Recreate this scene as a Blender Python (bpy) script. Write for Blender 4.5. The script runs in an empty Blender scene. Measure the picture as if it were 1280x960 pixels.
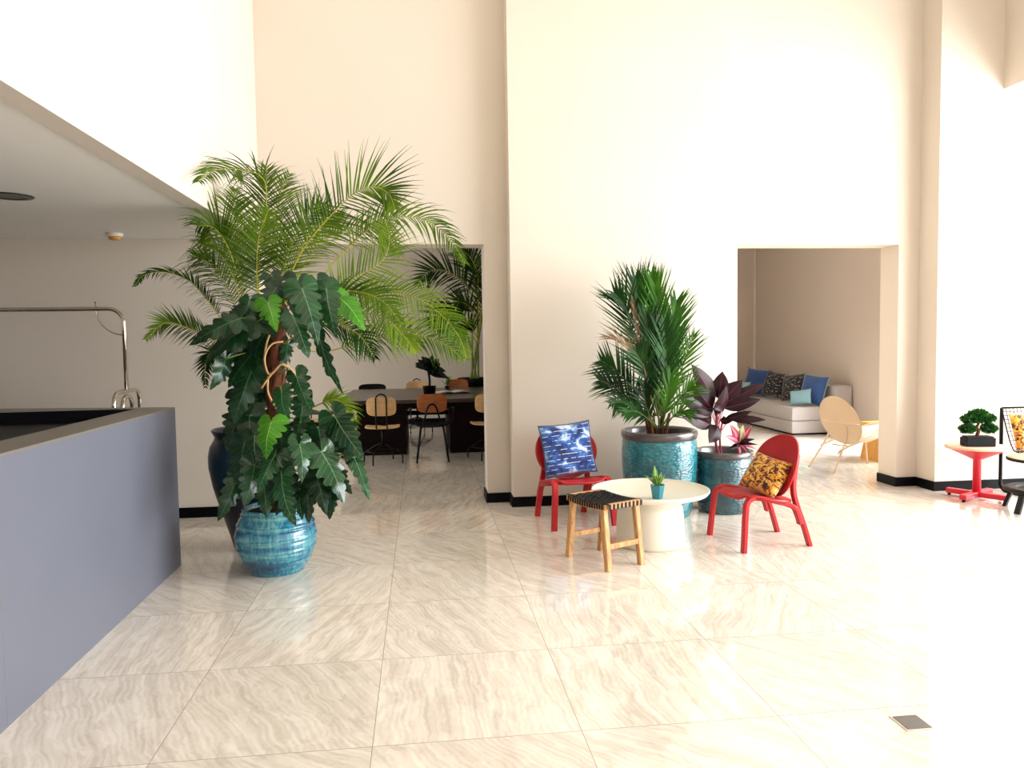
import bpy, bmesh, math, random
from mathutils import Vector, Matrix, noise
V = Vector
PI = math.pi
sc = bpy.context.scene
COL = sc.collection
rnd = random.Random(7)

# ------------------------------------------------------------------ camera
F = 960.0
CAMH = 1.515
bx_ = V((0.993, 0.022, 0.118)); by_ = V((-0.119, 0.055, 0.991))
def _basis():
    p1 = V(((525-640)/F, (480-427)/F, 1)); p2 = V(((1525-640)/F, (480-412)/F, 1))
    Y = p1.normalized(); U = p1.cross(p2).normalized()
    if U.y < 0: U = -U
    X = Y.cross(U)
    if X.x < 0: X = -X
    return X, Y, U
BX, BY, BU = _basis()
def ray(px, py):
    d = V(((px-640)/F, (480-py)/F, 1)); return V((d.dot(BX), d.dot(BY), d.dot(BU)))
def at(px, py, y):
    r = ray(px, py); return V((0, 0, CAMH)) + r*(y/r.y)
def onfloor(px, py, z=0.0):
    r = ray(px, py); return V((0, 0, CAMH)) + r*((z-CAMH)/r.z)
cd = bpy.data.cameras.new('camera'); cam = bpy.data.objects.new('camera', cd); COL.objects.link(cam)
cx = V((BX.x, BY.x, BU.x)); cy = V((BX.y, BY.y, BU.y)); cz = -V((BX.z, BY.z, BU.z))
m = Matrix((cx, cy, cz)).transposed().to_4x4(); m.translation = V((0, 0, CAMH))
cam.matrix_world = m; cd.sensor_width = 36; cd.lens = 27; cd.clip_start = 0.05
sc.camera = cam

# ------------------------------------------------------------------ materials
def lin(h):
    h = h.lstrip('#'); c = [int(h[i:i+2], 16)/255 for i in (0, 2, 4)]
    return tuple(((x/12.92) if x <= .04045 else ((x+.055)/1.055)**2.4) for x in c) + (1,)
class N:
    def __init__(s, name):
        s.m = bpy.data.materials.new(name); s.m.use_nodes = True
        s.t = s.m.node_tree; s.n = s.t.nodes; s.l = s.t.links
        s.b = s.n['Principled BSDF']; s.out = s.n['Material Output']
    def node(s, typ, **kw):
        n = s.n.new(typ)
        for k, v in kw.items():
            if k in n.inputs: n.inputs[k].default_value = v
            else: setattr(n, k, v)
        return n
    def link(s, a, b): s.l.new(a, b)
    def coords(s, kind='Object', scale=(1, 1, 1), loc=(0, 0, 0), rot=(0, 0, 0)):
        c = s.node('ShaderNodeTexCoord'); mp = s.node('ShaderNodeMapping')
        mp.inputs['Scale'].default_value = scale; mp.inputs['Location'].default_value = loc; mp.inputs['Rotation'].default_value = rot
        s.link(c.outputs[kind], mp.inputs['Vector']); return mp.outputs[0]
    def noise(s, vec, scale=5, detail=3, rough=.5, dist=0):
        n = s.node('ShaderNodeTexNoise'); n.inputs['Scale'].default_value = scale; n.inputs['Detail'].default_value = detail
        n.inputs['Roughness'].default_value = rough; n.inputs['Distortion'].default_value = dist
        s.link(vec, n.inputs['Vector']); return n.outputs['Fac']
    def ramp(s, fac, stops, mode='LINEAR'):
        r = s.node('ShaderNodeValToRGB'); e = r.color_ramp; e.interpolation = mode
        while len(e.elements) < len(stops): e.elements.new(.5)
        for el, (p, c) in zip(e.elements, stops):
            el.position = p; el.color = lin(c) if isinstance(c, str) else (c, c, c, 1)
        s.link(fac, r.inputs[0]); return r.outputs[0]
    def mix(s, fac, a, b, typ='MIX'):
        n = s.node('ShaderNodeMix'); n.data_type = 'RGBA'; n.blend_type = typ
        for sock, v in ((n.inputs[0], fac), (n.inputs[6], a), (n.inputs[7], b)):
            if hasattr(v, 'is_linked') or hasattr(v, 'links'): s.link(v, sock)
            else: sock.default_value = lin(v) if isinstance(v, str) else v
        return n.outputs[2]
    def math(s, op, a, b=None, c=None):
        n = s.node('ShaderNodeMath'); n.operation = op
        for i, v in enumerate((a, b, c)):
            if v is None: continue
            if hasattr(v, 'links'): s.link(v, n.inputs[i])
            else: n.inputs[i].default_value = v
        return n.outputs[0]
    def bump(s, h, strength=.3, dist=.01):
        b = s.node('ShaderNodeBump'); b.inputs['Strength'].default_value = strength; b.inputs['Distance'].default_value = dist
        s.link(h, b.inputs['Height']); s.link(b.outputs[0], s.b.inputs['Normal'])
    def base(s, c):
        if isinstance(c, (str, tuple)): s.b.inputs['Base Color'].default_value = lin(c) if isinstance(c, str) else c
        else: s.link(c, s.b.inputs['Base Color'])
    def set(s, rough=.5, metal=0, spec=.5, coat=0, coatr=.05, sheen=0):
        i = s.b.inputs; i['Roughness'].default_value = rough; i['Metallic'].default_value = metal
        i['Specular IOR Level'].default_value = spec; i['Coat Weight'].default_value = coat; i['Coat Roughness'].default_value = coatr
        i['Sheen Weight'].default_value = sheen; return s

def speck(name, c, rough=.5, var=.06, scale=9, metal=0, spec=.5, coat=0, bump=0, sheen=0):
    a = N(name).set(rough, metal, spec, coat, sheen=sheen)
    v = a.coords(); f = a.noise(v, scale, 4)
    l = lin(c) if isinstance(c, str) else c
    lo = tuple(x*(1-var*2) for x in l[:3])+(1,); hi = tuple(min(1, x*(1+var*2)) for x in l[:3])+(1,)
    a.base(a.mix(f, lo, hi))
    if bump: a.bump(a.noise(v, scale*12, 4), bump, .004)
    return a.m

M = {}
M['wall'] = speck('wall_paint', (.66, .59, .51, 1), .85, .015, 1.3, spec=.25)
M['nook_wall'] = speck('nook_wall_darker', (.50, .43, .37, 1), .85, .015, 1.3, spec=.25)  # darker, browner version of the wall colour, nook walls only
M['white'] = speck('ceiling_paint', (.86, .84, .80, 1), .9, .01, 1, spec=.2)
M['black_trim'] = speck('black_skirting', '#020204', .55, .05, spec=.12)
M['counter'] = speck('counter_laminate', (.135, .143, .182, 1), .42, .03, 2.2, spec=.5)
M['counter_top'] = speck('counter_top_stone', (.17, .15, .125, 1), .38, .05, 4)
M['navy'] = speck('navy_desktop', '#08060f', .5, .05, spec=.2)
M['chrome'] = speck('polished_chrome', '#d8cfc2', .1, .02, metal=1)
M['black_metal'] = speck('black_metal', '#030305', .45, .05, spec=.18)
M['red'] = speck('red_lacquer', (.42, .012, .014, 1), .45, .04, 6, spec=.35)
M['pinkred'] = speck('coral_red_metal', (.62, .018, .036, 1), .4, .03, 6)
M['cream'] = speck('cream_metal', (.80, .75, .63, 1), .45, .01, 4)
M['beige'] = speck('beige_metal', (.60, .45, .30, 1), .45, .02, 4)
M['soil'] = speck('soil', '#1a100a', .95, .3, 60, bump=.6)
M['rim'] = speck('brown_glazed_rim', '#4b4443', .25, .2, 12, coat=.4)
M['sofa'] = speck('grey_upholstery', (.36, .33, .32, 1), .9, .04, 30, bump=.25, sheen=.3)
M['brownstem'] = speck('brown_stem', '#5a3320', .8, .4, 30, bump=.6, spec=.2)
M['stemgreen'] = speck('green_stem', '#6f7f2c', .5, .2, 12)
M['root'] = speck('pale_root', '#c9a06c', .6, .15, 15)
M['stempink'] = speck('pink_stem', '#a33a58', .5, .2, 15)
M['leather'] = speck('black_leather', '#06050a', .6, .08, 40, spec=.25)
M['paper'] = speck('white_paper', '#d9cfc0', .8, .02)
M['slate'] = speck('slate_planter', '#06070d', .55, .08, 12, spec=.15)
M['darkgrey'] = speck('dark_grey_metal', '#101111', .5, .1, 14, spec=.25)
M['steel'] = speck('brushed_steel', '#6f6d6b', .4, .08, 40, metal=.7)
M['maroon'] = speck('maroon_carpet', '#3a1018', .95, .1, 60)
M['downlight'] = speck('black_downlight', '#08080a', .3, .05)
M['orange_dome'] = speck('orange_dome', '#c98f45', .4, .04)
M['lightwood_edge'] = speck('painted_frame', '#cfc9bf', .5, .02)

def wood(name, c1, c2, scale=(2, 22, 22), rough=.5, coat=0, spec=.4):
    a = N(name).set(rough, coat=coat, spec=spec); v = a.coords(scale=scale); f = a.noise(v, 2.5, 6, .6, 1.2)
    a.base(a.ramp(f, [(.3, c1), (.7, c2)])); a.bump(f, .08, .003); return a.m
M['stoolwood'] = wood('teak_wood', '#a3683a', '#d9ac72', (14, 14, 2))
M['ply'] = wood('pale_plywood', '#d2a36a', '#e8c491', (3, 20, 20), .4)
M['plyorange'] = wood('orange_plywood', '#8c4a22', '#b5672f', (3, 20, 20), .35, .2)
M['darkwood'] = wood('dark_table_wood', '#0c0406', '#170809', (3, 25, 25), .5, 0, .1)
M['tabletop'] = wood('walnut_table_top', '#2c1c1b', '#3f2a26', (2, 22, 22), .3, .1)
M['sidewood'] = wood('yellow_oak', '#b9802f', '#d9a14c', (20, 20, 2), .45)
M['tablewood'] = wood('pale_oak', '#c99f80', '#dfbb9f', (2, 16, 16), .4)

def floor_mat():
    a = N('polished_marble_tiles').set(.07, 0, .6, .35, .03)
    co = a.node('ShaderNodeTexCoord'); sp = a.node('ShaderNodeSeparateXYZ'); a.link(co.outputs['Object'], sp.inputs[0])
    tx = a.math('DIVIDE', a.math('ADD', sp.outputs[0], .21), .8); ty = a.math('DIVIDE', a.math('SUBTRACT', sp.outputs[1], 2.845), .8)
    ix = a.math('FLOOR', tx); iy = a.math('FLOOR', ty); fx = a.math('FRACT', tx); fy = a.math('FRACT', ty)
    cmb = a.node('ShaderNodeCombineXYZ'); a.link(ix, cmb.inputs[0]); a.link(iy, cmb.inputs[1])
    wn = a.node('ShaderNodeTexWhiteNoise'); wn.noise_dimensions = '3D'; a.link(cmb.outputs[0], wn.inputs[0])
    # local tile coords, rotated by a random angle, offset by a random vector
    c2 = a.node('ShaderNodeCombineXYZ'); a.link(fx, c2.inputs[0]); a.link(fy, c2.inputs[1])
    vr = a.node('ShaderNodeVectorRotate'); vr.rotation_type = 'Z_AXIS'; a.link(c2.outputs[0], vr.inputs['Vector'])
    a.link(a.math('MULTIPLY', a.math('SUBTRACT', wn.outputs['Value'], .62), 1.5), vr.inputs['Angle'])
    sc3 = a.node('ShaderNodeVectorMath'); sc3.operation = 'SCALE'; a.link(wn.outputs['Color'], sc3.inputs[0]); sc3.inputs['Scale'].default_value = 37
    ad = a.node('ShaderNodeVectorMath'); ad.operation = 'ADD'; a.link(vr.outputs[0], ad.inputs[0]); a.link(sc3.outputs[0], ad.inputs[1])
    nz = a.node('ShaderNodeTexNoise'); nz.inputs['Scale'].default_value = 2.6; nz.inputs['Detail'].default_value = 4; a.link(ad.outputs[0], nz.inputs['Vector'])
    ms = a.node('ShaderNodeMapping'); ms.inputs['Scale'].default_value = (8, .7, 1); a.link(ad.outputs[0], ms.inputs['Vector'])
    dsc = a.node('ShaderNodeVectorMath'); dsc.operation = 'SCALE'; a.link(nz.outputs['Color'], dsc.inputs[0]); dsc.inputs['Scale'].default_value = 1.35
    ad2 = a.node('ShaderNodeVectorMath'); ad2.operation = 'ADD'; a.link(ms.outputs[0], ad2.inputs[0]); a.link(dsc.outputs[0], ad2.inputs[1])
    n2 = a.noise(ad2.outputs[0], 2.2, 7, .62, .3)
    w = a.node('ShaderNodeTexWave'); w.inputs['Scale'].default_value = 1.2; w.inputs['Distortion'].default_value = 3.5; w.inputs['Detail'].default_value = 4
    a.link(ad2.outputs[0], w.inputs['Vector'])
    f = a.math('ADD', a.math('MULTIPLY', n2, .93), a.math('MULTIPLY', w.outputs['Fac'], .07))
    colr = a.ramp(f, [(.36, '#d1c6b8'), (.45, '#ddd3c6'), (.53, '#e5dcd0'), (.62, '#eee6db')])
    shade = a.math('ADD', .96, a.math('MULTIPLY', wn.outputs['Value'], .08))
    sh = a.node('ShaderNodeVectorMath'); sh.operation = 'SCALE'; a.link(colr, sh.inputs[0]); a.link(shade, sh.inputs['Scale'])
    ex = a.math('MINIMUM', fx, a.math('SUBTRACT', 1, fx)); ey = a.math('MINIMUM', fy, a.math('SUBTRACT', 1, fy))
    g = a.math('LESS_THAN', a.math('MINIMUM', ex, ey), .0022)
    a.base(a.mix(g, sh.outputs[0], '#a89a88'))
    return a.m
M['floor'] = floor_mat()

def glaze(name, stops, zs=6, streak=22, rough=.18, hammer=0, coat=.6):
    a = N(name).set(rough, coat=coat)
    v = a.coords(scale=(1, 1, zs)); f = a.noise(v, 1.6, 4, .6, .4)
    v2 = a.coords(scale=(streak, streak, 3)); f2 = a.noise(v2, 1.5, 4, .6)
    ff = a.math('ADD', a.math('MULTIPLY', f, .65), a.math('MULTIPLY', f2, .35))
    c = a.ramp(ff, stops)
    if hammer:
        v3 = a.coords(scale=(hammer, hammer, hammer*1.9)); vo = a.node('ShaderNodeTexVoronoi'); vo.inputs['Scale'].default_value = 1
        a.link(v3, vo.inputs['Vector'])
        c = a.mix(a.ramp(vo.outputs['Distance'], [(.1, .0), (.6, .55)]), c, '#0d3c46')
        a.bump(a.math('SUBTRACT', 1, vo.outputs['Distance']), .6, .012)
    else:
        a.bump(f2, .25, .008)
    a.base(c); return a.m
M['barrel'] = glaze('turquoise_blue_glaze', [(.36, '#0b3a5c'), (.46, '#17607f'), (.53, '#3c8c9c'), (.62, '#7fb3ac')], 9, 40)
M['urn'] = glaze('deep_blue_glaze', [(.38, '#020d18'), (.5, '#04213a'), (.62, '#0a3c50')], 2, 10, .3, coat=.15)
M['teal'] = glaze('teal_hammered_glaze', [(.38, '#0f6470'), (.5, '#1b8290'), (.62, '#3aa0a8')], 2, 10, .22, hammer=30)
M['darkteal'] = glaze('dark_teal_hammered_glaze', [(.38, '#12323f'), (.5, '#1d4c58'), (.62, '#3b7076')], 5, 10, .25, hammer=30)
M['smallpot'] = glaze('small_teal_pot', [(.38, '#156a78'), (.6, '#1f8290')], 2, 10, .35, coat=.2)

def leafmat(name, dark, light, mid, rough=.35, trans=.28, veins=11, midw=.06, var=2.5, coat=.1, spec=.3):
    a = N(name).set(rough, spec=spec, coat=coat)
    uv = a.node('ShaderNodeTexCoord'); sp = a.node('ShaderNodeSeparateXYZ'); a.link(uv.outputs['UV'], sp.inputs[0])
    u = a.math('ABSOLUTE', sp.outputs[0]); v = sp.outputs[1]
    mr = a.math('LESS_THAN', u, a.math('MULTIPLY', midw, a.math('SUBTRACT', 1.15, v)))
    ob = a.coords('Object'); f = a.noise(ob, var, 3)
    c = a.ramp(f, [(.35, dark), (.65, light)])
    if veins:
        s = a.math('FRACT', a.math('MULTIPLY', a.math('SUBTRACT', v, a.math('MULTIPLY', u, .35)), veins))
        vn = a.math('LESS_THAN', s, .09)
        c = a.mix(a.math('MULTIPLY', vn, .35), c, mid)
    c = a.mix(a.math('MULTIPLY', mr, .75), c, mid)
    a.base(c)
    tr = a.node('ShaderNodeBsdfTranslucent'); a.link(c, tr.inputs['Color'])
    mx = a.node('ShaderNodeMixShader'); mx.inputs[0].default_value = trans
    a.link(a.b.outputs[0], mx.inputs[1]); a.link(tr.outputs[0], mx.inputs[2]); a.link(mx.outputs[0], a.out.inputs['Surface'])
    return a.m
M['areca'] = leafmat('areca_leaf', '#2e4a0e', '#66861e', '#8aa63a', .5, .38, 0, .0, 3, 0, .15)
M['arecalight'] = leafmat('areca_leaf_light', '#4f7214', '#86a02c', '#b5bf50', .5, .38, 0, .0, 3, 0, .15)
M['arecadark'] = leafmat('areca_leaf_dark', '#10290c', '#2c5418', '#4c7030', .5, .25, 0, .0, 3, 0, .15)
M['rachis'] = speck('palm_rachis', '#a9a83c', .5, .15, 12, spec=.2)
M['rachisdark'] = speck('dark_palm_rachis', '#46501e', .5, .15, 12, spec=.2)
M['philo'] = leafmat('philodendron_leaf', '#061a0c', '#143a1a', '#3f7a4a', .3, .12, 9, .014, 3, .2)
M['philolight'] = leafmat('philodendron_young_leaf', '#2a7010', '#4f981a', '#a8d070', .3, .3, 9, .014, 3, .2)
M['philomid'] = leafmat('philodendron_mid_leaf', '#0b2e14', '#1d5226', '#6f9f76', .27, .16, 9, .014, 3, .35, .4)
M['kentia'] = leafmat('kentia_leaf', '#0c260a', '#25501a', '#4a7a3a', .5, .22, 0, 0, 4, 0, .15)
M['kentialight'] = leafmat('kentia_leaf_light', '#234e0d', '#4a7f22', '#7aa050', .5, .3, 0, 0, 4, 0, .15)
M['dry'] = leafmat('dry_leaf', '#5e4228', '#8f7048', '#9c8058', .6, .2, 0, 0, 8)
M['cordyline'] = leafmat('burgundy_leaf', '#12070b', '#331820', '#8c3a50', .4, .12, 0, .008, 5, .1, .25)
M['pinkleaf'] = leafmat('pink_leaf', '#7a1c34', '#b8405c', '#e08a9a', .4, .3, 0, .1, 12)
M['paleleaf'] = leafmat('pale_variegated_leaf', '#8a8f6a', '#d8cf9a', '#efe6c0', .4, .3, 0, .1, 12)
M['bonsai'] = leafmat('bonsai_needle', '#0f3a14', '#34702a', '#2a6030', .5, .15, 0, 0, 20)
M['blackgreen'] = leafmat('dark_table_plant_leaf', '#050f0c', '#10261c', '#1a3a2c', .4, .1, 0, .05, 9)
M['succulent'] = leafmat('small_green_leaf', '#3f7a24', '#7aa848', '#b8d080', .45, .3, 0, .12, 30)

def shibori():
    a = N('indigo_shibori_fabric').set(.8, sheen=.3)
    uv = a.coords('UV'); n1 = a.noise(uv, 3.2, 3, .6, .5)
    c = a.ramp(n1, [(.36, '#0c1a50'), (.48, '#1c4492'), (.55, '#4a82c8'), (.62, '#dfeaf2')])
    sp = a.node('ShaderNodeSeparateXYZ'); a.link(uv, sp.inputs[0])
    fr = a.math('FRACT', a.math('MULTIPLY', a.math('ADD', sp.outputs[1], a.math('MULTIPLY', n1, .012)), 11))
    line = a.math('LESS_THAN', a.math('ABSOLUTE', a.math('SUBTRACT', fr, .5)), .055)
    uv2 = a.coords('UV', (9, 26, 1)); brk = a.math('GREATER_THAN', a.noise(uv2, 1, 1), .47)
    a.base(a.mix(a.math('MULTIPLY', line, brk), c, '#e8edf2')); return a.m
M['shibori'] = shibori()
def camo():
    a = N('yellow_patterned_fabric').set(.8, sheen=.3)
    uv = a.coords('UV', (1, 1, 1)); n1 = a.noise(uv, 8.5, 3, .6, 1.0); uv2 = a.coords('UV', loc=(3, 5, 0)); n2 = a.noise(uv2, 10.5, 3, .6, 1.0)
    c = a.ramp(n1, [(.0, '#4a1016'), (.41, '#8c2a1c'), (.455, '#d8901c'), (.53, '#e8b02a'), (.6, '#e6c98a'), (.66, '#b4472a')], 'CONSTANT')
    c2 = a.ramp(n2, [(0, 1.0), (.42, 0.0)], 'CONSTANT')
    a.base(a.mix(c2, c, '#14100e')); return a.m
M['camo'] = camo()
def dashes():
    a = N('black_white_woven_fabric').set(.85, sheen=.3)
    uv = a.coords('UV', (9, 26, 1)); n1 = a.noise(uv, 1, 2, .5, .2)
    a.base(a.ramp(n1, [(0, '#08070c'), (.6, '#a09a9c')], 'CONSTANT')); return a.m
M['dashes'] = dashes()
M['bluefab'] = speck('blue_velvet', '#15407c', .75, .1, 5, sheen=.5)
M['lightblue'] = speck('pale_blue_fabric', '#7fa9b4', .85, .06, 5, sheen=.3)

# ------------------------------------------------------------------ object helpers
ROOTS = {}
def thing(name, label, cat, loc=(0, 0, 0), rz=0, group=None):
    o = bpy.data.objects.new(name, None); COL.objects.link(o); o.location = loc; o.rotation_euler = (0, 0, rz)
    o.empty_display_size = .1
    o['label'] = label; o['category'] = cat
    if group: o['group'] = group
    return o
class MB:
    def __init__(s): s.b = bmesh.new(); s.uv = s.b.loops.layers.uv.new('UVMap')
    def face(s, pts, uvs=None, smooth=False):
        vs = [s.b.verts.new(p) for p in pts]
        try: f = s.b.faces.new(vs)
        except ValueError: return
        f.smooth = smooth
        if uvs:
            for l, t in zip(f.loops, uvs): l[s.uv].uv = t
        return f
    def grid(s, P, UVS=None, smooth=True, closed=False):
        vs = [[s.b.verts.new(p) for p in row] for row in P]
        n = len(P[0])
        for i in range(len(P)-1):
            for j in range(n if closed else n-1):
                k = (j+1) % n
                f = s.b.faces.new((vs[i][j], vs[i][k], vs[i+1][k], vs[i+1][j])); f.smooth = smooth
                if UVS:
                    for l, t in zip(f.loops, (UVS[i][j], UVS[i][k], UVS[i+1][k], UVS[i+1][j])): l[s.uv].uv = t
        return vs
    def box(s, lo, hi, bev=0, mat=None):
        lo, hi = V(lo), V(hi)
        c = [V((x, y, z)) for x in (lo.x, hi.x) for y in (lo.y, hi.y) for z in (lo.z, hi.z)]
        if mat: c = [mat @ p for p in c]
        v = [s.b.verts.new(p) for p in c]
        fs = [s.b.faces.new([v[i] for i in q]) for q in ((0, 1, 3, 2), (4, 6, 7, 5), (0, 4, 5, 1), (2, 3, 7, 6), (0, 2, 6, 4), (1, 5, 7, 3))]
        if bev:
            es = list({e for f in fs for e in f.edges}); r = bmesh.ops.bevel(s.b, geom=es, offset=bev, segments=2, affect='EDGES', profile=.6)
    def obox(s, c, half, mat3, bev=0):
        m4 = mat3.to_4x4() if len(mat3) == 3 else mat3
        m4 = m4.copy(); m4.translation = V(c); h = V(half); s.box(-h, h, bev, m4)
    def tube(s, pts, r, n=8, closed=False, cap=True):
        pts = [V(p) for p in pts]; k = len(pts)
        rr = r if isinstance(r, (list, tuple)) else [r]*k
        rings = []; prev = None
        for i, p in enumerate(pts):
            if closed: t = pts[(i+1) % k]-pts[i-1]
            else: t = pts[min(i+1, k-1)]-pts[max(i-1, 0)]
            t.normalize()
            if prev is None:
                a = V((0, 0, 1)) if abs(t.z) < .9 else V((1, 0, 0)); a = (a-t*a.dot(t)).normalized()
            else:
                a = prev-t*prev.dot(t); a = a.normalized() if a.length > 1e-6 else t.orthogonal().normalized()
            prev = a; b = t.cross(a)
            rings.append([p+(a*math.cos(2*PI*j/n)+b*math.sin(2*PI*j/n))*rr[i] for j in range(n)])
        if closed: rings.append(rings[0])
        vs = s.grid(rings, closed=True)
        if cap and not closed:
            s.b.faces.new(list(reversed(vs[0]))); s.b.faces.new(vs[-1])
    def lathe(s, prof, c=(0, 0, 0), n=40, sx=1, sy=1, cap=True):
        c = V(c); rings = [[c+V((r*sx*math.cos(2*PI*j/n), r*sy*math.sin(2*PI*j/n), z)) for j in range(n)] for r, z in prof]
        vs = s.grid(rings, closed=True)
        if cap:
            if prof[0][0] > 1e-4: s.b.faces.new(list(reversed(vs[0])))
            if prof[-1][0] > 1e-4: s.b.faces.new(vs[-1])
    def sweep(s, pts, w, t, side, taper=None):
        """rectangular board along pts; w = size along the fixed 'side' axis, t = thickness in the bending plane"""
        pts = [V(p) for p in pts]; side = V(side).normalized(); rings = []
        k = len(pts)
        for i, p in enumerate(pts):
            T = (pts[min(i+1, k-1)]-pts[max(i-1, 0)]).normalized(); nrm = T.cross(side).normalized(); sd = nrm.cross(T).normalized()
            ww = w*(taper[i] if taper else 1)/2; tt = t*(taper[i] if taper else 1)/2; q = .3
            rings.append([p+sd*a*ww+nrm*b*tt for a, b in ((-1, -1+q), (-1+q*t/w, -1), (1-q*t/w, -1), (1, -1+q), (1, 1-q), (1-q*t/w, 1), (-1+q*t/w, 1), (-1, 1-q))])
        vs = s.grid(rings, smooth=False, closed=True); s.b.faces.new(list(reversed(vs[0]))); s.b.faces.new(vs[-1])
    def prism(s, poly, z0, z1):
        lo = [s.b.verts.new((x, y, z0)) for x, y in poly]; hi = [s.b.verts.new((x, y, z1)) for x, y in poly]
        n = len(poly); s.b.faces.new(hi); s.b.faces.new(list(reversed(lo)))
        for i in range(n): s.b.faces.new((lo[i], lo[(i+1) % n], hi[(i+1) % n], hi[i]))
    def build(s, name, mat, parent=None, world=False, label=None, kind=None, fix=True):
        me = bpy.data.meshes.new(name)
        if fix: bmesh.ops.recalc_face_normals(s.b, faces=s.b.faces)
        if world and parent is not None:
            r = parent
            while r.parent: r = r.parent
            mt = (Matrix.Translation(r.location) @ Matrix.Rotation(r.rotation_euler.z, 4, 'Z')).inverted()
            s.b.transform(mt)
        s.b.to_mesh(me); s.b.free(); me.materials.append(mat)
        o = bpy.data.objects.new(name, me); COL.objects.link(o)
        if parent is not None: o.parent = parent
        if label: o['label'] = label
        if kind: o['kind'] = kind
        return o
def struct(name, mb, mat): return mb.build(name, mat, kind='structure')
def single(name, mb, mat, label, cat, group=None):
    o = mb.build(name, mat); o['label'] = label; o['category'] = cat
    if group: o['group'] = group
    return o
def copy_tree(o, loc, rz, label, group=None):
    r = o.copy(); COL.objects.link(r); r.location = loc; r.rotation_euler = (0, 0, rz); r['label'] = label
    if group: r['group'] = group
    def rec(a, b):
        for ch in list(a.children):
            c = ch.copy(); COL.objects.link(c); c.parent = b; rec(ch, c)
    rec(o, r); return r
def cat(pts, n):
    """Catmull-Rom through pts, n samples"""
    P = [V(p) for p in pts]; P = [P[0]*2-P[1]]+P+[P[-1]*2-P[-2]]; out = []; segs = len(P)-3
    for i in range(n):
        t = i/(n-1)*segs; k = min(int(t), segs-1); u = t-k; a, b, c, d = P[k:k+4]
        out.append(.5*((2*b)+(c-a)*u+(2*a-5*b+4*c-d)*u*u+(3*b-a-3*c+d)*u**3))
    return out
def arc(c, r, a0, a1, n, ax, ay):
    c = V(c); return [c+V(ax)*r*math.cos(math.radians(a0+(a1-a0)*i/n))+V(ay)*r*math.sin(math.radians(a0+(a1-a0)*i/n)) for i in range(n+1)]

# ------------------------------------------------------------------ setting
b = MB(); b.box((-7, -7, -.1), (9, 16, 0)); struct('floor', b, M['floor'])
YW = 7.10; TOP = 6.6
def boxes(*bs):
    m_ = MB()
    for lo, hi in bs: m_.box(lo, hi)
    return m_
# back wall with the two openings, pillar and column
struct('wall_back', boxes(((-1.39, YW, 2.40), (.602, YW+.3, TOP)), ((.602, YW, 0), (3.033, YW+.3, TOP)), ((3.033, YW, 2.396), (4.69, YW+.3, TOP)),
       ((4.69, YW, 0), (8.2, YW+.3, TOP))), M['wall'])
struct('wall_pillar', boxes(((.815, 6.87, 0), (2.87, YW, TOP))), M['wall'])
struct('wall_column', boxes(((4.905, 6.82, 0), (8.2, YW, TOP))), M['wall'])
struct('wall_left_back', boxes(((-6.8, 6.97, 0), (-1.39, YW+.3, 2.43))), M['wall'])
struct('wall_mezzanine', boxes(((-1.50, -7, 2.42), (-1.39, 7.12, TOP))), M['wall'])
struct('ceiling_low', boxes(((-6.8, -7, 2.43), (-1.50, 6.97, 2.6))), M['white'])
struct('ceiling_high', boxes(((-1.5, -7, TOP), (9, 7.4, TOP+.2))), M['white'])
struct('wall_left', boxes(((-6.9, -7, 0), (-6.8, 7, 2.6))), M['wall'])
# upper floor slab edge on the right, above the glazing
struct('trim_beam', boxes(((5.55, -7, 3.82), (8.2, 6.82, 4.6)), ((5.55, -7, 4.6), (5.75, 6.82, TOP))), M['wall'])
# glazed front behind the camera and glazed right side
def glazing(name, axis, pos, a0, a1, z1, step):
    m_ = MB(); n = int(round((a1-a0)/step))
    for i in range(n+1):
        a = a0+(a1-a0)*i/n
        if axis == 'x': m_.box((pos-.06, a-.03, 0), (pos+.06, a+.03, z1))
        else: m_.box((a-.03, pos-.06, 0), (a+.03, pos+.06, z1))
    for z in (0.03, 2.4, z1-.03):
        if axis == 'x': m_.box((pos-.05, a0, z-.03), (pos+.05, a1, z+.03))
        else: m_.box((a0, pos-.05, z-.03), (a1, pos+.05, z+.03))
    struct(name, m_, M['darkgrey'])
glazing('window_1', 'x', 7.5, -6.9, 6.8, 3.82, 1.7)
glazing('window_2', 'y', -6.9, 2.0, 8.1, 4.4, 1.7)
struct('wall_front', boxes(((-6.8, -7, 0), (2.0, -6.8, TOP)), ((2.0, -7, 4.4), (8.2, -6.8, TOP))), M['wall'])  # unseen; solid parts sized to limit the light from behind
# dining room behind the left opening
struct('wall_dining_back', boxes(((-6.8, 14.3, 0), (3.0, 14.5, 3.7))), M['wall'])
struct('wall_dining_side', boxes(((2.75, 7.4, 0), (2.9, 14.6, 3.7))), M['wall'])
struct('ceiling_back', boxes(((-6.8, 7.4, 3.7), (8.6, 15, 3.8))), M['white'])
struct('wall_dining_left', boxes(((-6.8, 7.4, 0), (-6.7, 8.2, 3.7)), ((-6.8, 13.4, 0), (-6.7, 14.3, 3.7)), ((-6.8, 8.2, 3.0), (-6.7, 13.4, 3.7))), M['wall'])
struct('wall_dining_front', boxes(((-6.8, 7.35, 2.43), (-1.39, 7.4, 3.7))), M['wall'])
glazing('added_window_3', 'x', -6.75, 8.2, 13.4, 3.0, 1.3)  # unseen window put in to light the dining room
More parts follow.
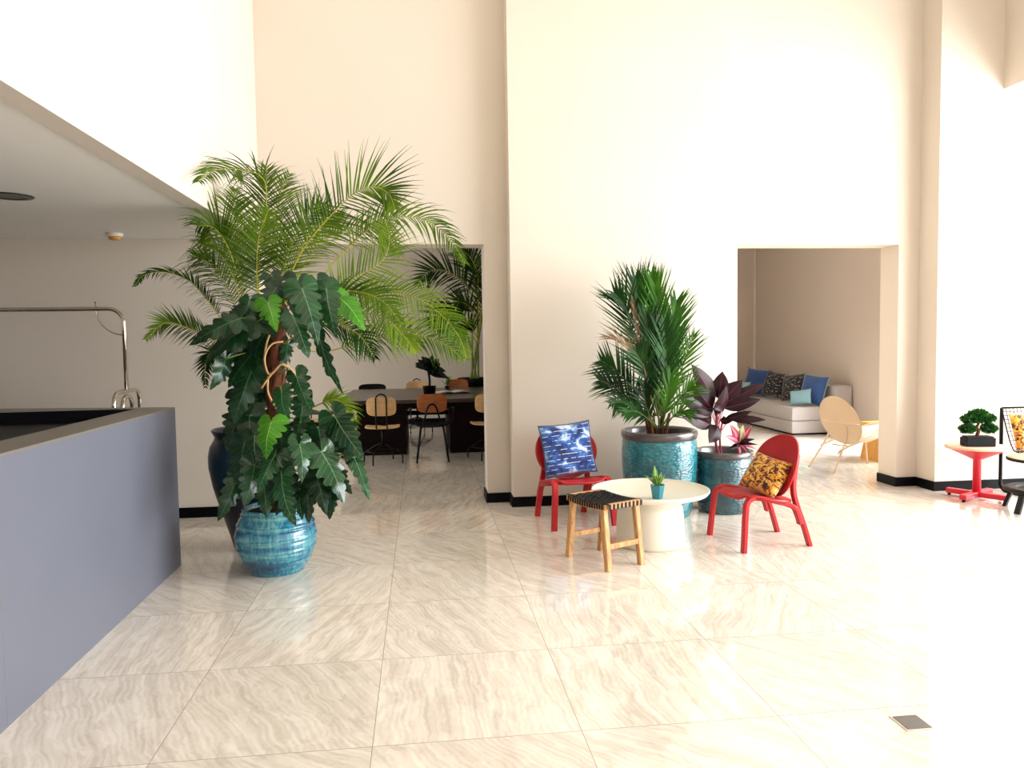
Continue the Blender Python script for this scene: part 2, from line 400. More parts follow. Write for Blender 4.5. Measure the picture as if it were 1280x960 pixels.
# lounge nook behind the right opening
struct('wall_nook_back', boxes(((2.9, 14.6, 0), (6.75, 14.8, 3.7))), M['nook_wall'])
struct('wall_nook_right', boxes(((6.6, 10.2, 0), (6.75, 14.6, 3.7)), ((6.75, 10.2, 0), (8.5, 10.35, 3.7)), ((8.3, 7.4, 3.3), (8.45, 10.2, 3.7)), ((8.2, 7.1, 0), (8.45, 7.4, 3.7))), M['nook_wall'])
glazing('window_4', 'x', 8.38, 7.45, 10.15, 3.3, .9)  # unseen; set farther out so its light reaches the sofa end
struct('trim_nook_corner', boxes(((6.575, 14.56, 0), (6.6, 14.6, 3.7))), M['lightwood_edge'])
b = boxes(((6.585, 10.14, 0), (6.65, 10.2, 3.7)), ((6.6, 9.98, 0), (6.66, 10.04, 3.7)), ((6.66, 10.0, 0), (6.75, 10.19, 3.7)))
struct('trim_window_frame', b, M['lightwood_edge'])
# skirting
hb = .09; t = .016
struct('baseboard_back', boxes(((.602-t, YW-t, 0), (.815, YW, hb)), ((.602-t, YW, 0), (.602, YW+.3, hb)), ((2.87, YW-t, 0), (3.033, YW, hb)),
       ((4.69-t, YW-t, 0), (4.905, YW, hb)), ((4.69-t, YW, 0), (4.69, YW+.3, hb))), M['black_trim'])
struct('baseboard_pillar', boxes(((.815-t, 6.87-t, 0), (2.87+t, 6.87, hb)), ((.815-t, 6.87, 0), (.815, YW-t, hb)), ((2.87, 6.87, 0), (2.87+t, YW-t, hb))), M['black_trim'])
struct('baseboard_right', boxes(((4.905-t, 6.82-t, 0), (8.2, 6.82, hb)), ((4.905-t, 6.82, 0), (4.905, YW-t, hb))), M['black_trim'])
struct('baseboard_left', boxes(((-6.8, 6.97-t, 0), (-1.39, 6.97, hb)), ((-1.39, 6.97-t, 0), (-1.39+t, YW+.3, hb))), M['black_trim'])
struct('baseboard_nook', boxes(((6.6-t, 10.2, 0), (6.6, 14.6, hb)), ((2.9, 14.6-t, 0), (6.6-t, 14.6, hb)), ((2.9, 7.4, 0), (2.9+t, 14.6-t, hb))), M['black_trim'])
struct('baseboard_dining', boxes(((-6.7, 14.3-t, 0), (2.75, 14.3, hb)), ((2.75-t, 7.4, 0), (2.75, 14.3-t, hb))), M['black_trim'])

# ------------------------------------------------------------------ counter
def counter():
    r = thing('reception_counter', 'grey reception counter with wide flat top rim at the left of the hall', 'counter', (-1.8, 4.5, 0))
    outer = [(-1.67, 5.46), (-1.67, -1.5), (-5.2, -1.5), (-5.2, 6.35)]
    outer = [(-1.67, -1.5), (-1.67, 5.46), (-5.2, 6.15), (-5.2, -1.5)]
    inner = [(-1.90, -1.3), (-1.90, 5.385), (-5.0, 5.25), (-5.0, -1.3)]
    def ring(o, i, z0, z1):
        m_ = MB(); n = len(o)
        for k in range(n):
            a, c = o[k], o[(k+1) % n]; d, e = i[(k+1) % n], i[k]
            q = [a, c, d, e]
            lo = [m_.b.verts.new((x, y, z0)) for x, y in q]; hi = [m_.b.verts.new((x, y, z1)) for x, y in q]
            m_.b.faces.new(hi); m_.b.faces.new(list(reversed(lo)))
            m_.b.faces.new((lo[0], lo[1], hi[1], hi[0])); m_.b.faces.new((lo[2], lo[3], hi[3], hi[2]))
        bmesh.ops.remove_doubles(m_.b, verts=m_.b.verts, dist=1e-5)
        return m_
    ring(outer, inner, 0, 1.082).build('body', M['counter'], r, True)
    ring(outer, inner, 1.082, 1.094).build('top_rim', M['counter_top'], r, True)
    m_ = MB(); m_.prism([(-1.9, -1.3), (-1.9, 5.38), (-5, 5.24), (-5, -1.3)], .98, 1.02); m_.build('desktop', M['navy'], r, True)
    ring(inner, [(-1.91, -1.29), (-1.91, 5.372), (-4.99, 5.24), (-4.99, -1.29)], .9, 1.0935).build('inner_lining', M['navy'], r, True)
    m_ = MB(); m_.box((-1.6704, 3.21, .0), (-1.6696, 3.213, 1.08)); m_.build('panel_joint', M['counter_top'], r, True)
counter()

# ------------------------------------------------------------------ luggage cart
def cart():
    X0, X1, YC = -3.34, -2.245, 6.2
    r = thing('luggage_cart', 'chrome hotel luggage cart with arched hanging rail standing behind the counter', 'luggage cart', ((X0+X1)/2, YC, 0))
    R = .11; zt = 1.80
    pts = [(X0, YC, 1.16)]+[tuple(p) for p in arc((X0+R, YC, zt-R), R, 180, 90, 6, (1, 0, 0), (0, 0, 1))]+[tuple(p) for p in arc((X1-R, YC, zt-R), R, 90, 0, 6, (1, 0, 0), (0, 0, 1))]+[(X1, YC, 1.16)]
    m_ = MB(); m_.tube(pts, .0165, 12); m_.build('hanging_rail', M['chrome'], r, True)
    for X in (X0, X1):
        m_ = MB()
        for hw, zz in ((.26, 1.17), (.1, 1.13)):
            q = [(X, YC-hw, .3)]+[tuple(p) for p in arc((X, YC-hw+.09, zz-.09), .09, 180, 90, 6, (0, 1, 0), (0, 0, 1))]+[tuple(p) for p in arc((X, YC+hw-.09, zz-.09), .09, 90, 0, 6, (0, 1, 0), (0, 0, 1))]+[(X, YC+hw, .3)]
            m_.tube(q, .0165, 10)
        m_.build('end_hoop', M['chrome'], r, True)
    for X, s in ((X1, -1), (X0, 1)):
        m_ = MB(); q = arc((X, YC, zt), .2, 0, -90, 12, (s, 0, 0), (0, 0, 1))
        q = [V((X+s*.2, YC, zt+.05))]+q; m_.tube(q, .005, 8); m_.tube([(X+s*.2, YC, zt+.05), (X+s*.2, YC, zt+.06)], .008, 8)
        m_.build('garment_hook', M['chrome'], r, True)
    m_ = MB(); m_.box((X0-.03, YC-.3, .24), (X1+.03, YC+.3, .3), .01); m_.build('deck', M['chrome'], r, True)
    m_ = MB(); m_.box((X0, YC-.27, .3), (X1, YC+.27, .315)); m_.build('carpet_pad', M['maroon'], r, True)
    for X in (X0+.1, X1-.1):
        for Y in (YC-.2, YC+.2):
            m_ = MB(); mt = Matrix.Rotation(PI/2, 4, 'X'); mt.translation = (X, Y, .1)
            mm = MB(); mm.lathe([(.001, -.02), (.09, -.02), (.1, -.01), (.1, .01), (.09, .02), (.001, .02)], n=20); mm.b.transform(mt)
            w = mm.build('caster_wheel', M['black_metal'], r, True)
            m_.box((X-.012, Y-.035, .1), (X+.012, Y-.028, .24)); m_.box((X-.012, Y+.028, .1), (X+.012, Y+.035, .24)); m_.box((X-.03, Y-.035, .228), (X+.03, Y+.035, .24))
            m_.build('caster_fork', M['chrome'], r, True)
cart()

# ceiling fittings
r = thing('downlight', 'black round recessed downlight in the low ceiling', 'ceiling light', (-2.44, 5.02, 2.43))
b = MB(); b.lathe([(.085, .0), (.085, -.004), (.125, -.006), (.13, 0)], n=32); b.build('ring', M['downlight'], r)
b = MB(); b.lathe([(.001, -.001), (.086, -.003)], n=32, cap=False); b.build('lens', M['downlight'], r)
r = thing('smoke_detector', 'small cream domed smoke detector on the low ceiling near the back wall', 'smoke detector', (-2.44, 6.62, 2.43))
b = MB(); b.lathe([(.062, 0), (.066, -.012), (.06, -.028), (.05, -.032), (.001, -.032)], n=28); b.build('housing', M['cream'], r)
b = MB(); b.lathe([(.048, -.032), (.046, -.045), (.034, -.056), (.001, -.06)], n=28); b.build('sensor_cap', M['orange_dome'], r, label='amber sensor cap')

# floor drain
r = thing('floor_drain', 'square grey metal floor box cover set in the tiles at lower right', 'floor drain', (1.875, 2.715, 0))
b = MB(); b.box((-.058, -.058, -.001), (.058, .058, .003)); b.build('cover_frame', M['lightwood_edge'], r)
b = MB(); b.box((-.05, -.05, .003), (.05, .05, .005), .001); b.build('cover_plate', M['steel'], r)

# ------------------------------------------------------------------ pots
def pot(r, prof, mat, c, soilz, soilr, rimprof=None, rimmat=None, name='pot', n=56):
    m_ = MB(); m_.lathe(prof, c, n, cap=True); o = m_.build(name, mat, r, True)
    if rimprof: q = MB(); q.lathe(rimprof, c, n, cap=False); q.build('rim', rimmat or mat, r, True)
    q = MB(); q.lathe([(soilr, soilz), (soilr*.5, soilz+.012), (.001, soilz+.015)], c, 28, cap=False); q.build('soil', M['soil'], r, True)
    return o

# leaf builders -----------------------------------------------------
def frond(pts, L, n, w=.012, nrm=(0, -1, 0), droop=.5, fwd=.6, mat='areca', parent=None, rr=.007, start=.22, tip=.35, curl=0, name='frond', sides=(1, -1), seg=4, rachis=True):
    P = cat(pts, 40); K = len(P)-1; m_ = MB(); nrm = V(nrm)
    for i in range(n):
        t = start+(1-start)*(i+.3*rnd.random())/n; x = t*K; k = min(int(x), K-1); p = P[k].lerp(P[k+1], x-k)
        T = (P[min(k+2, K)]-P[max(k-1, 0)]).normalized()
        q = (t-start)/(1-start); ll = L*(.45+.75*math.sin(PI*min(1, q*.75+.18)))*(1-(1-tip)*max(0, q-.6)/.4)
        for s in sides:
            S = T.cross(nrm).normalized()*s
            a = fwd+.35*q+rnd.uniform(-.1, .1)
            d = (S*math.cos(a)+T*math.sin(a)+nrm*rnd.uniform(-.15, .3)).normalized()
            l = ll*rnd.uniform(.86, 1.1); pos = p.copy(); wv = None
            rowa = []; rowb = []; uva = []; uvb = []
            D = droop*rnd.uniform(.7, 1.3)
            for j in range(seg+1):
                u = j/seg
                ww = w*(.55+.45*math.sin(PI*min(1, u*1.1+.15)))*(1-u**3) if j < seg else .0005
                side = d.cross(nrm if abs(d.dot(nrm)) < .9 else V((0, 0, 1))).normalized()
                side = (side+nrm*.3*s).normalized()
                rowa.append(pos-side*ww); rowb.append(pos+side*ww); uva.append((-.5, u)); uvb.append((.5, u))
                pos = pos+d*(l/seg); d = (d+V((0, 0, -1))*D/seg).normalized()
            m_.grid([rowa, rowb], [uva, uvb])
    o = m_.build(name, M[mat], parent, True, fix=False)
    if rachis:
        q = MB(); q.tube(P, [rr*(1-.8*i/K) for i in range(K+1)], 6); q.build('rachis', M['dry'] if mat == 'dry' else M['rachisdark'] if mat.startswith('kentia') else M['rachis'], o, True)
    return o
LOBE = [(-.20, .08), (-.25, .18), (-.21, .30), (-.10, .39), (.0, .40), (.05, .33), (.075, .27), (.11, .33), (.18, .40), (.24, .37), (.255, .29), (.27, .24), (.31, .29), (.38, .34), (.43, .31), (.44, .24), (.46, .20), (.51, .25), (.58, .27), (.61, .23), (.625, .17), (.65, .15), (.71, .18), (.77, .16), (.79, .12), (.86, .10), (.94, .05), (1, 0)]
OVAL = [(0, .02), (.08, .09), (.2, .17), (.35, .21), (.5, .2), (.65, .165), (.8, .11), (.92, .045), (1, 0)]
def blade(m_, a, tp, nrm, shape=LOBE, wid=1.0, bow=.06, fold=.25, nseg=3, twist=0, wav=.02):
    a, tp, nrm = V(a), V(tp), V(nrm); ax = tp-a; L = ax.length; T = ax.normalized()
    S = T.cross(nrm).normalized(); Nn = S.cross(T).normalized()
    if twist: R = Matrix.Rotation(twist, 3, T); S = R @ S; Nn = R @ Nn
    def mid(t): tt = max(0, t); return a+T*(L*t)+Nn*(bow*L*math.sin(PI*min(1, max(0, tt))))
    ph = rnd.uniform(0, 6)
    if shape is LOBE:
        jt = [rnd.uniform(.86, 1.14) for _ in range(8)]; f1, f2 = rnd.uniform(.9, 1.1), rnd.uniform(-.02, .02)
        jw = lambda t, s_: jt[int(max(0, min(.99, t+.25))*3.2)+ (4 if s_ > 0 and t < .4 else 0)]
    else: jw = lambda t, s_: 1
    for s in (1, -1):
        rows = []; uvs = []
        for j in range(nseg+1):
            u = j/nseg; row = []; uv = []
            for (t, w) in shape:
                w = w*jw(t, s)
                tm = max(0, t) if shape is LOBE else t
                tt = tm+(t-tm)*u
                # vein direction slopes forward: pull midrib start back a little
                t0 = max(0, tm-.10*min(1, w*3)) if shape is LOBE else tm
                tt = t0+(t-t0)*u
                row.append(mid(tt)+S*(s*w*u*L*wid)+Nn*(-fold*(w*u)**1.5*L*wid+wav*L*math.sin(ph+t*14)*u*w*2)); uv.append((s*w*u, t))
            rows.append(row); uvs.append(uv)
        m_.grid(rows, uvs)
def leafpart(parent, a, tp, nrm=(0, -1, .25), mat='philo', shape=LOBE, wid=1., name='leaf', pet=None, petmat='stemgreen', petr=.005, **kw):
    m_ = MB(); blade(m_, a, tp, nrm, shape, wid, **kw); o = m_.build(name, M[mat], parent, True, fix=False)
    if pet is not None:
        q = MB(); pts = cat(pet+[a], 12); q.tube(pts, petr, 6); q.build('leaf_stalk', M[petmat], o, True)
    return o

# ------------------------------------------------------------------ areca palm in the tall urn
def areca():
    c = V((-1.265, 5.86, 0))
    r = thing('potted_palm', 'tall feathery green palm growing from a deep blue urn beside the counter', 'potted plant', c)
    prof = [(.13, 0), (.14, .01), (.17, .12), (.225, .3), (.275, .48), (.30, .62), (.30, .70), (.285, .77), (.255, .82), (.25, .84), (.265, .87), (.275, .885), (.265, .895), (.245, .88), (.235, .84), (.235, .8)]
    pot(r, prof, M['urn'], c, .82, .235)
    # cane stems
    for px, py, y in ((318, 400, 5.75), (345, 395, 5.8), (365, 360, 5.85), (300, 410, 5.95), (335, 370, 6.0)):
        q = MB(); e = at(px, py, y); s = V((c.x+rnd.uniform(-.12, .12), c.y+rnd.uniform(-.12, .12), .8))
        q.tube(cat([s, s.lerp(e, .5)+V((rnd.uniform(-.03, .03), 0, 0)), e], 14), [.02-.0006*i for i in range(14)], 8); q.build('stem', M['stemgreen'], r, True)
    FR = [
     # points (px, py, depth) base -> tip, leaflet length, pairs, normal, droop, mat, sides
     ([(325, 400, 5.7), (323, 330, 5.65), (332, 270, 5.6), (330, 225, 5.55), (300, 212, 5.5), (268, 213, 5.45), (247, 228, 5.4)], .24, 40, (.2, -.6, .6), .9, 'areca'),
     ([(330, 400, 5.75), (322, 345, 5.7), (328, 290, 5.65), (333, 245, 5.6), (333, 208, 5.55)], .30, 34, (0, -1, 0), .55, 'areca'),
     ([(322, 420, 5.6), (322, 370, 5.5), (321, 330, 5.45), (324, 295, 5.4), (336, 262, 5.4)], .28, 34, (0, -1, 0), .5, 'areca'),
     ([(350, 400, 5.7), (365, 340, 5.6), (385, 303, 5.5), (415, 268, 5.4), (445, 240, 5.3), (470, 234, 5.25), (487, 244, 5.2), (494, 262, 5.15)], .31, 46, (.1, -.95, .1), .35, 'areca'),
     ([(370, 400, 5.9), (400, 350, 5.9), (440, 305, 5.9), (465, 284, 5.85), (495, 271, 5.8), (530, 275, 5.75), (560, 296, 5.7), (582, 330, 5.65)], .25, 46, (.1, -.75, .5), .9, 'areca'),
     ([(365, 400, 5.5), (400, 380, 5.5), (425, 360, 5.5), (448, 345, 5.5), (478, 326, 5.5), (487, 300, 5.5), (482, 275, 5.5)], .27, 30, (0, -1, 0), .3, 'arecalight'),
     ([(365, 410, 5.6), (395, 380, 5.5), (425, 365, 5.4), (455, 366, 5.3), (480, 378, 5.2), (500, 402, 5.1)], .20, 36, (0, -.8, .5), .6, 'areca'),
     ([(375, 400, 5.9), (420, 375, 5.9), (465, 362, 5.8), (510, 368, 5.7), (545, 388, 5.6), (572, 418, 5.5), (584, 448, 5.4)], .20, 46, (.2, -.95, .25), .5, 'arecalight'),
     ([(365, 430, 5.8), (400, 440, 5.9), (440, 431, 5.9), (480, 420, 5.9), (520, 418, 5.9), (555, 430, 5.85), (580, 450, 5.8)], .24, 42, (0, -.8, .5), .8, 'areca'),
     ([(360, 440, 5.6), (400, 400, 5.5), (440, 390, 5.4), (480, 398, 5.3), (505, 420, 5.25), (520, 440, 5.2)], .20, 36, (.2, -.95, .2), .5, 'arecalight'),
     ([(310, 430, 5.9), (285, 410, 5.9), (272, 392, 5.9), (255, 370, 5.85), (235, 350, 5.8), (205, 340, 5.7), (180, 344, 5.6), (168, 358, 5.5)], .11, 44, (0, -.6, .8), .7, 'arecadark'),
     ([(310, 440, 5.6), (285, 432, 5.5), (255, 420, 5.4), (230, 408, 5.3), (205, 404, 5.2), (182, 425, 5.1)], .14, 34, (0, -.85, .4), .4, 'areca'),
     ([(318, 420, 5.8), (303, 370, 5.75), (291, 325, 5.6), (280, 300, 5.5), (266, 284, 5.4), (246, 282, 5.3)], .34, 36, (.15, -.85, .5), 1.3, 'areca'),
     ([(318, 440, 5.75), (303, 385, 5.7), (291, 345, 5.65), (276, 318, 5.6), (254, 306, 5.5)], .34, 34, (.1, -.8, .6), 1.4, 'areca'),
     ([(320, 410, 5.8), (303, 360, 5.8), (297, 310, 5.8), (293, 270, 5.8), (294, 235, 5.8)], .26, 34, (.3, -.9, 0), .5, 'arecalight'),
     ([(300, 470, 5.7), (280, 450, 5.6), (265, 440, 5.5), (257, 455, 5.45), (257, 485, 5.4)], .10, 26, (0, -.8, .5), .5, 'arecadark'),
     ([(350, 420, 5.8), (360, 360, 5.75), (375, 315, 5.7), (400, 280, 5.7), (430, 270, 5.7)], .28, 34, (0, -1, .1), .4, 'arecalight'),
     ([(345, 410, 5.9), (352, 350, 5.95), (366, 300, 6.0), (385, 270, 6.05), (410, 255, 6.1)], .28, 30, (0, -1, .1), .5, 'arecadark'),
     ([(372, 520, 5.6), (400, 505, 5.5), (420, 500, 5.45), (433, 515, 5.4), (442, 545, 5.35)], .13, 28, (0, -.8, .5), .7, 'arecalight'),
     ([(350, 400, 5.9), (375, 340, 5.95), (405, 300, 6.0), (445, 285, 6.05), (480, 292, 6.1), (500, 320, 6.1)], .24, 36, (.1, -.8, .5), .8, 'areca'),
     ([(330, 420, 5.95), (345, 360, 6.0), (352, 300, 6.05), (350, 250, 6.1), (362, 216, 6.1)], .24, 30, (0, -1, 0), .5, 'areca'),
     ([(315, 430, 5.8), (300, 400, 5.8), (285, 360, 5.8), (262, 330, 5.75), (240, 318, 5.7)], .22, 30, (.1, -.8, .6), 1.1, 'arecadark'),
     ([(365, 430, 5.7), (390, 410, 5.7), (420, 405, 5.7), (450, 420, 5.65), (470, 450, 5.6)], .2, 32, (0, -.8, .5), .8, 'arecadark'),
    ]
    def atc(px, py, y):
        p = at(px, py, y)
        if p.z > 2.36 and p.x < -1.27:   # keep clear of the mezzanine wall
            rr_ = ray(px, py); p = at(px, py, -1.27*rr_.y/rr_.x)
        return p
    for pts, L, n, nr, dr, mat in FR:
        frond([atc(*p) for p in pts], L, int(n*1.1), .0058, nr, dr, .55, mat, r, .006, .28)
areca()

# ------------------------------------------------------------------ philodendron in the turquoise barrel pot
def philodendron():
    c = V((-.985, 5.235, 0))
    r = thing('potted_philodendron', 'climbing plant with large lobed glossy leaves in a ribbed turquoise barrel pot', 'potted plant', c)
    prof = [(.165, 0), (.175, .004), (.19, .03), (.2, .045), (.207, .075)]
    R = lambda z: .262-.095*((z-.235)/.235)**2
    z = .085
    zs = [.082, .17, .245, .325, .395]
    prof = [(.17, 0), (.178, .004)]
    zz = .02
    while zz < .41:
        rr = R(zz)
        for k in zs:
            rr += .007*math.exp(-((zz-k)/.008)**2)-.006*math.exp(-((zz-k+.016)/.007)**2)
        prof.append((rr, zz)); zz += .0065
    prof += [(.206, .415), (.214, .424), (.212, .432), (.2, .432), (.19, .42), (.188, .39)]
    pot(r, prof, M['barrel'], c, .40, .188)
    # mossy trunk
    tr = cat([(c.x, c.y, .38), at(345, 560, 5.2), at(345, 480, 5.2), at(346, 420, 5.25), at(352, 380, 5.3)], 26)
    m_ = MB(); m_.tube(tr, [.074+.012*math.sin(i*1.7)-.0009*i for i in range(26)], 14)
    for v_ in m_.b.verts: v_.co += noise.noise_vector(v_.co*24)*.026
    m_.build('trunk', M['brownstem'], r, True)
    fm = MB()
    for i in range(150):
        k = rnd.randrange(3, 24); a = rnd.uniform(0, 2*PI); p = tr[k]+V((math.cos(a), math.sin(a), 0))*.058
        q = p+V((rnd.uniform(-.04, .04), rnd.uniform(-.03, .03), -rnd.uniform(.06, .2))); fm.tube([p, (p+q)/2+V((rnd.uniform(-.012, .012),)*3), q], .0035, 5)
    fm.build('root_fibres', M['brownstem'], r, True)
    for pts in ([(354, 427, 5.1), (340, 430, 5.08), (331, 445, 5.08), (333, 462, 5.08), (339, 468, 5.08), (352, 455, 5.07), (362, 460, 5.08)],
                [(339, 468, 5.08), (333, 476, 5.09), (327, 485, 5.1)], [(335, 470, 5.1), (335, 490, 5.1), (342, 505, 5.1), (348, 515, 5.1)],
                [(352, 455, 5.07), (364, 462, 5.08), (372, 472, 5.1)], [(340, 410, 5.1), (333, 430, 5.1), (330, 450, 5.1)]):
        m_ = MB(); m_.tube(cat([at(*p) for p in pts], 20), .0065, 7); m_.build('aerial_root', M['root'], r, True)
    LV = [ # base px,py ; tip px,py ; depth ; width ; material ; optional twist
     (300, 398, 236, 432, 5.0, .8, 'philo', .5), (322, 402, 255, 455, 5.05, .9, 'philo', .2), (335, 378, 346, 415, 4.95, 1.0, 'philolight', 0),
     (312, 375, 305, 412, 5.1, 1.1, 'philomid', 0), (378, 362, 398, 432, 4.9, .75, 'philomid', .2), (408, 362, 421, 424, 4.95, .7, 'philomid', -.3),
     (424, 372, 456, 414, 4.95, .85, 'philolight', -.2), (366, 395, 386, 448, 4.95, .8, 'philomid', .3), (372, 350, 366, 392, 5.1, 1.0, 'philo', 0),
     (396, 350, 410, 385, 5.1, 1.0, 'philo', 0), (345, 360, 330, 400, 5.1, 1.0, 'philo', -.3),
     (282, 448, 262, 488, 5.05, .9, 'philo', -.2), (318, 440, 285, 485, 5.1, 1.0, 'philo', 0), (318, 455, 292, 530, 5.15, .8, 'philo', .2),
     (322, 490, 300, 545, 5.2, .9, 'philo', 0), (400, 425, 430, 494, 5.0, .38, 'philomid', .2), (370, 470, 390, 515, 4.95, .8, 'philomid', .2),
     (352, 490, 362, 528, 4.95, .95, 'philomid', 0), (339, 528, 333, 575, 4.8, 1.05, 'philolight', .1), (374, 553, 377, 603, 4.82, .8, 'philomid', .1),
     (376, 528, 372, 560, 4.9, 1.0, 'philo', 0), (418, 520, 455, 574, 5.0, .8, 'philomid', -.3), (344, 568, 322, 616, 4.82, .85, 'philomid', .3),
     (352, 594, 370, 658, 4.8, .75, 'philomid', -.1), (402, 565, 430, 630, 4.85, .8, 'philomid', -.2), (396, 594, 408, 644, 4.85, .9, 'philo', .2),
     (415, 608, 412, 650, 4.95, .8, 'philo', .3), (443, 572, 462, 626, 4.95, .5, 'philomid', -.3), (318, 582, 305, 634, 4.9, .9, 'philo', 0),
     (298, 595, 272, 652, 4.95, .7, 'philo', 0), (388, 595, 386, 655, 4.9, .7, 'philo', 0), (398, 535, 410, 590, 5.0, 1.0, 'philo', .2),
     (360, 600, 345, 645, 4.95, .8, 'philo', .2), (305, 555, 300, 610, 5.0, 1.0, 'philo', 0), (312, 520, 312, 570, 5.1, 1.0, 'philo', 0),
     (420, 590, 440, 618, 4.95, .8, 'philo', -.2), (330, 605, 334, 648, 4.9, .9, 'philo', .1), (375, 610, 378, 650, 4.9, .8, 'philomid', .2),
     (362, 560, 350, 600, 4.95, .9, 'philo', .2), (390, 385, 400, 430, 5.2, 1.0, 'philo', 0), (330, 420, 318, 462, 5.15, .9, 'philo', 0),
     (360, 430, 350, 465, 5.2, .7, 'philo', 0), (300, 420, 285, 455, 5.2, .9, 'philo', .4), (430, 545, 440, 590, 5.1, .8, 'philo', .3),
     (350, 540, 358, 585, 4.95, .8, 'philo', -.2), (318, 545, 322, 590, 5.0, .9, 'philomid', .2), (305, 385, 282, 402, 5.2, 1.0, 'philo', 0),
     (378, 505, 372, 545, 5.05, .9, 'philo', 0), (340, 345, 352, 372, 5.2, 1.1, 'philo', .2)]
    for i in range(26):
        x_ = rnd.uniform(296, 415) if i % 3 else rnd.uniform(290, 325); y_ = rnd.uniform(395, 600) if x_ < 330 or i % 2 else rnd.uniform(535, 600)
        if x_ > 330 and y_ < 530: x_ = rnd.uniform(298, 325)
        LV.append((x_, y_, x_+rnd.uniform(-26, 14), y_+rnd.uniform(36, 52), rnd.uniform(5.15, 5.4), rnd.uniform(.7, 1.0), 'philo', rnd.uniform(-.5, .5)))
    for bx, by, tx, ty, y, w, mt, tw in LV:
        a = at(bx, by, y+.03); tp = at(tx, ty, y-.06)
        k = min(range(26), key=lambda i: abs(tr[i].z-(a.z-.05))); s = tr[k]
        mid_ = (a+s)/2+V((0, .02, .05))
        leafpart(r, a, tp, (rnd.uniform(-.6, .7), -1, rnd.uniform(-.1, .8)), mt, LOBE, w*.95, pet=[s, mid_], twist=tw, bow=rnd.uniform(.05, .16), wav=.05, fold=rnd.uniform(.15, .45))
philodendron()

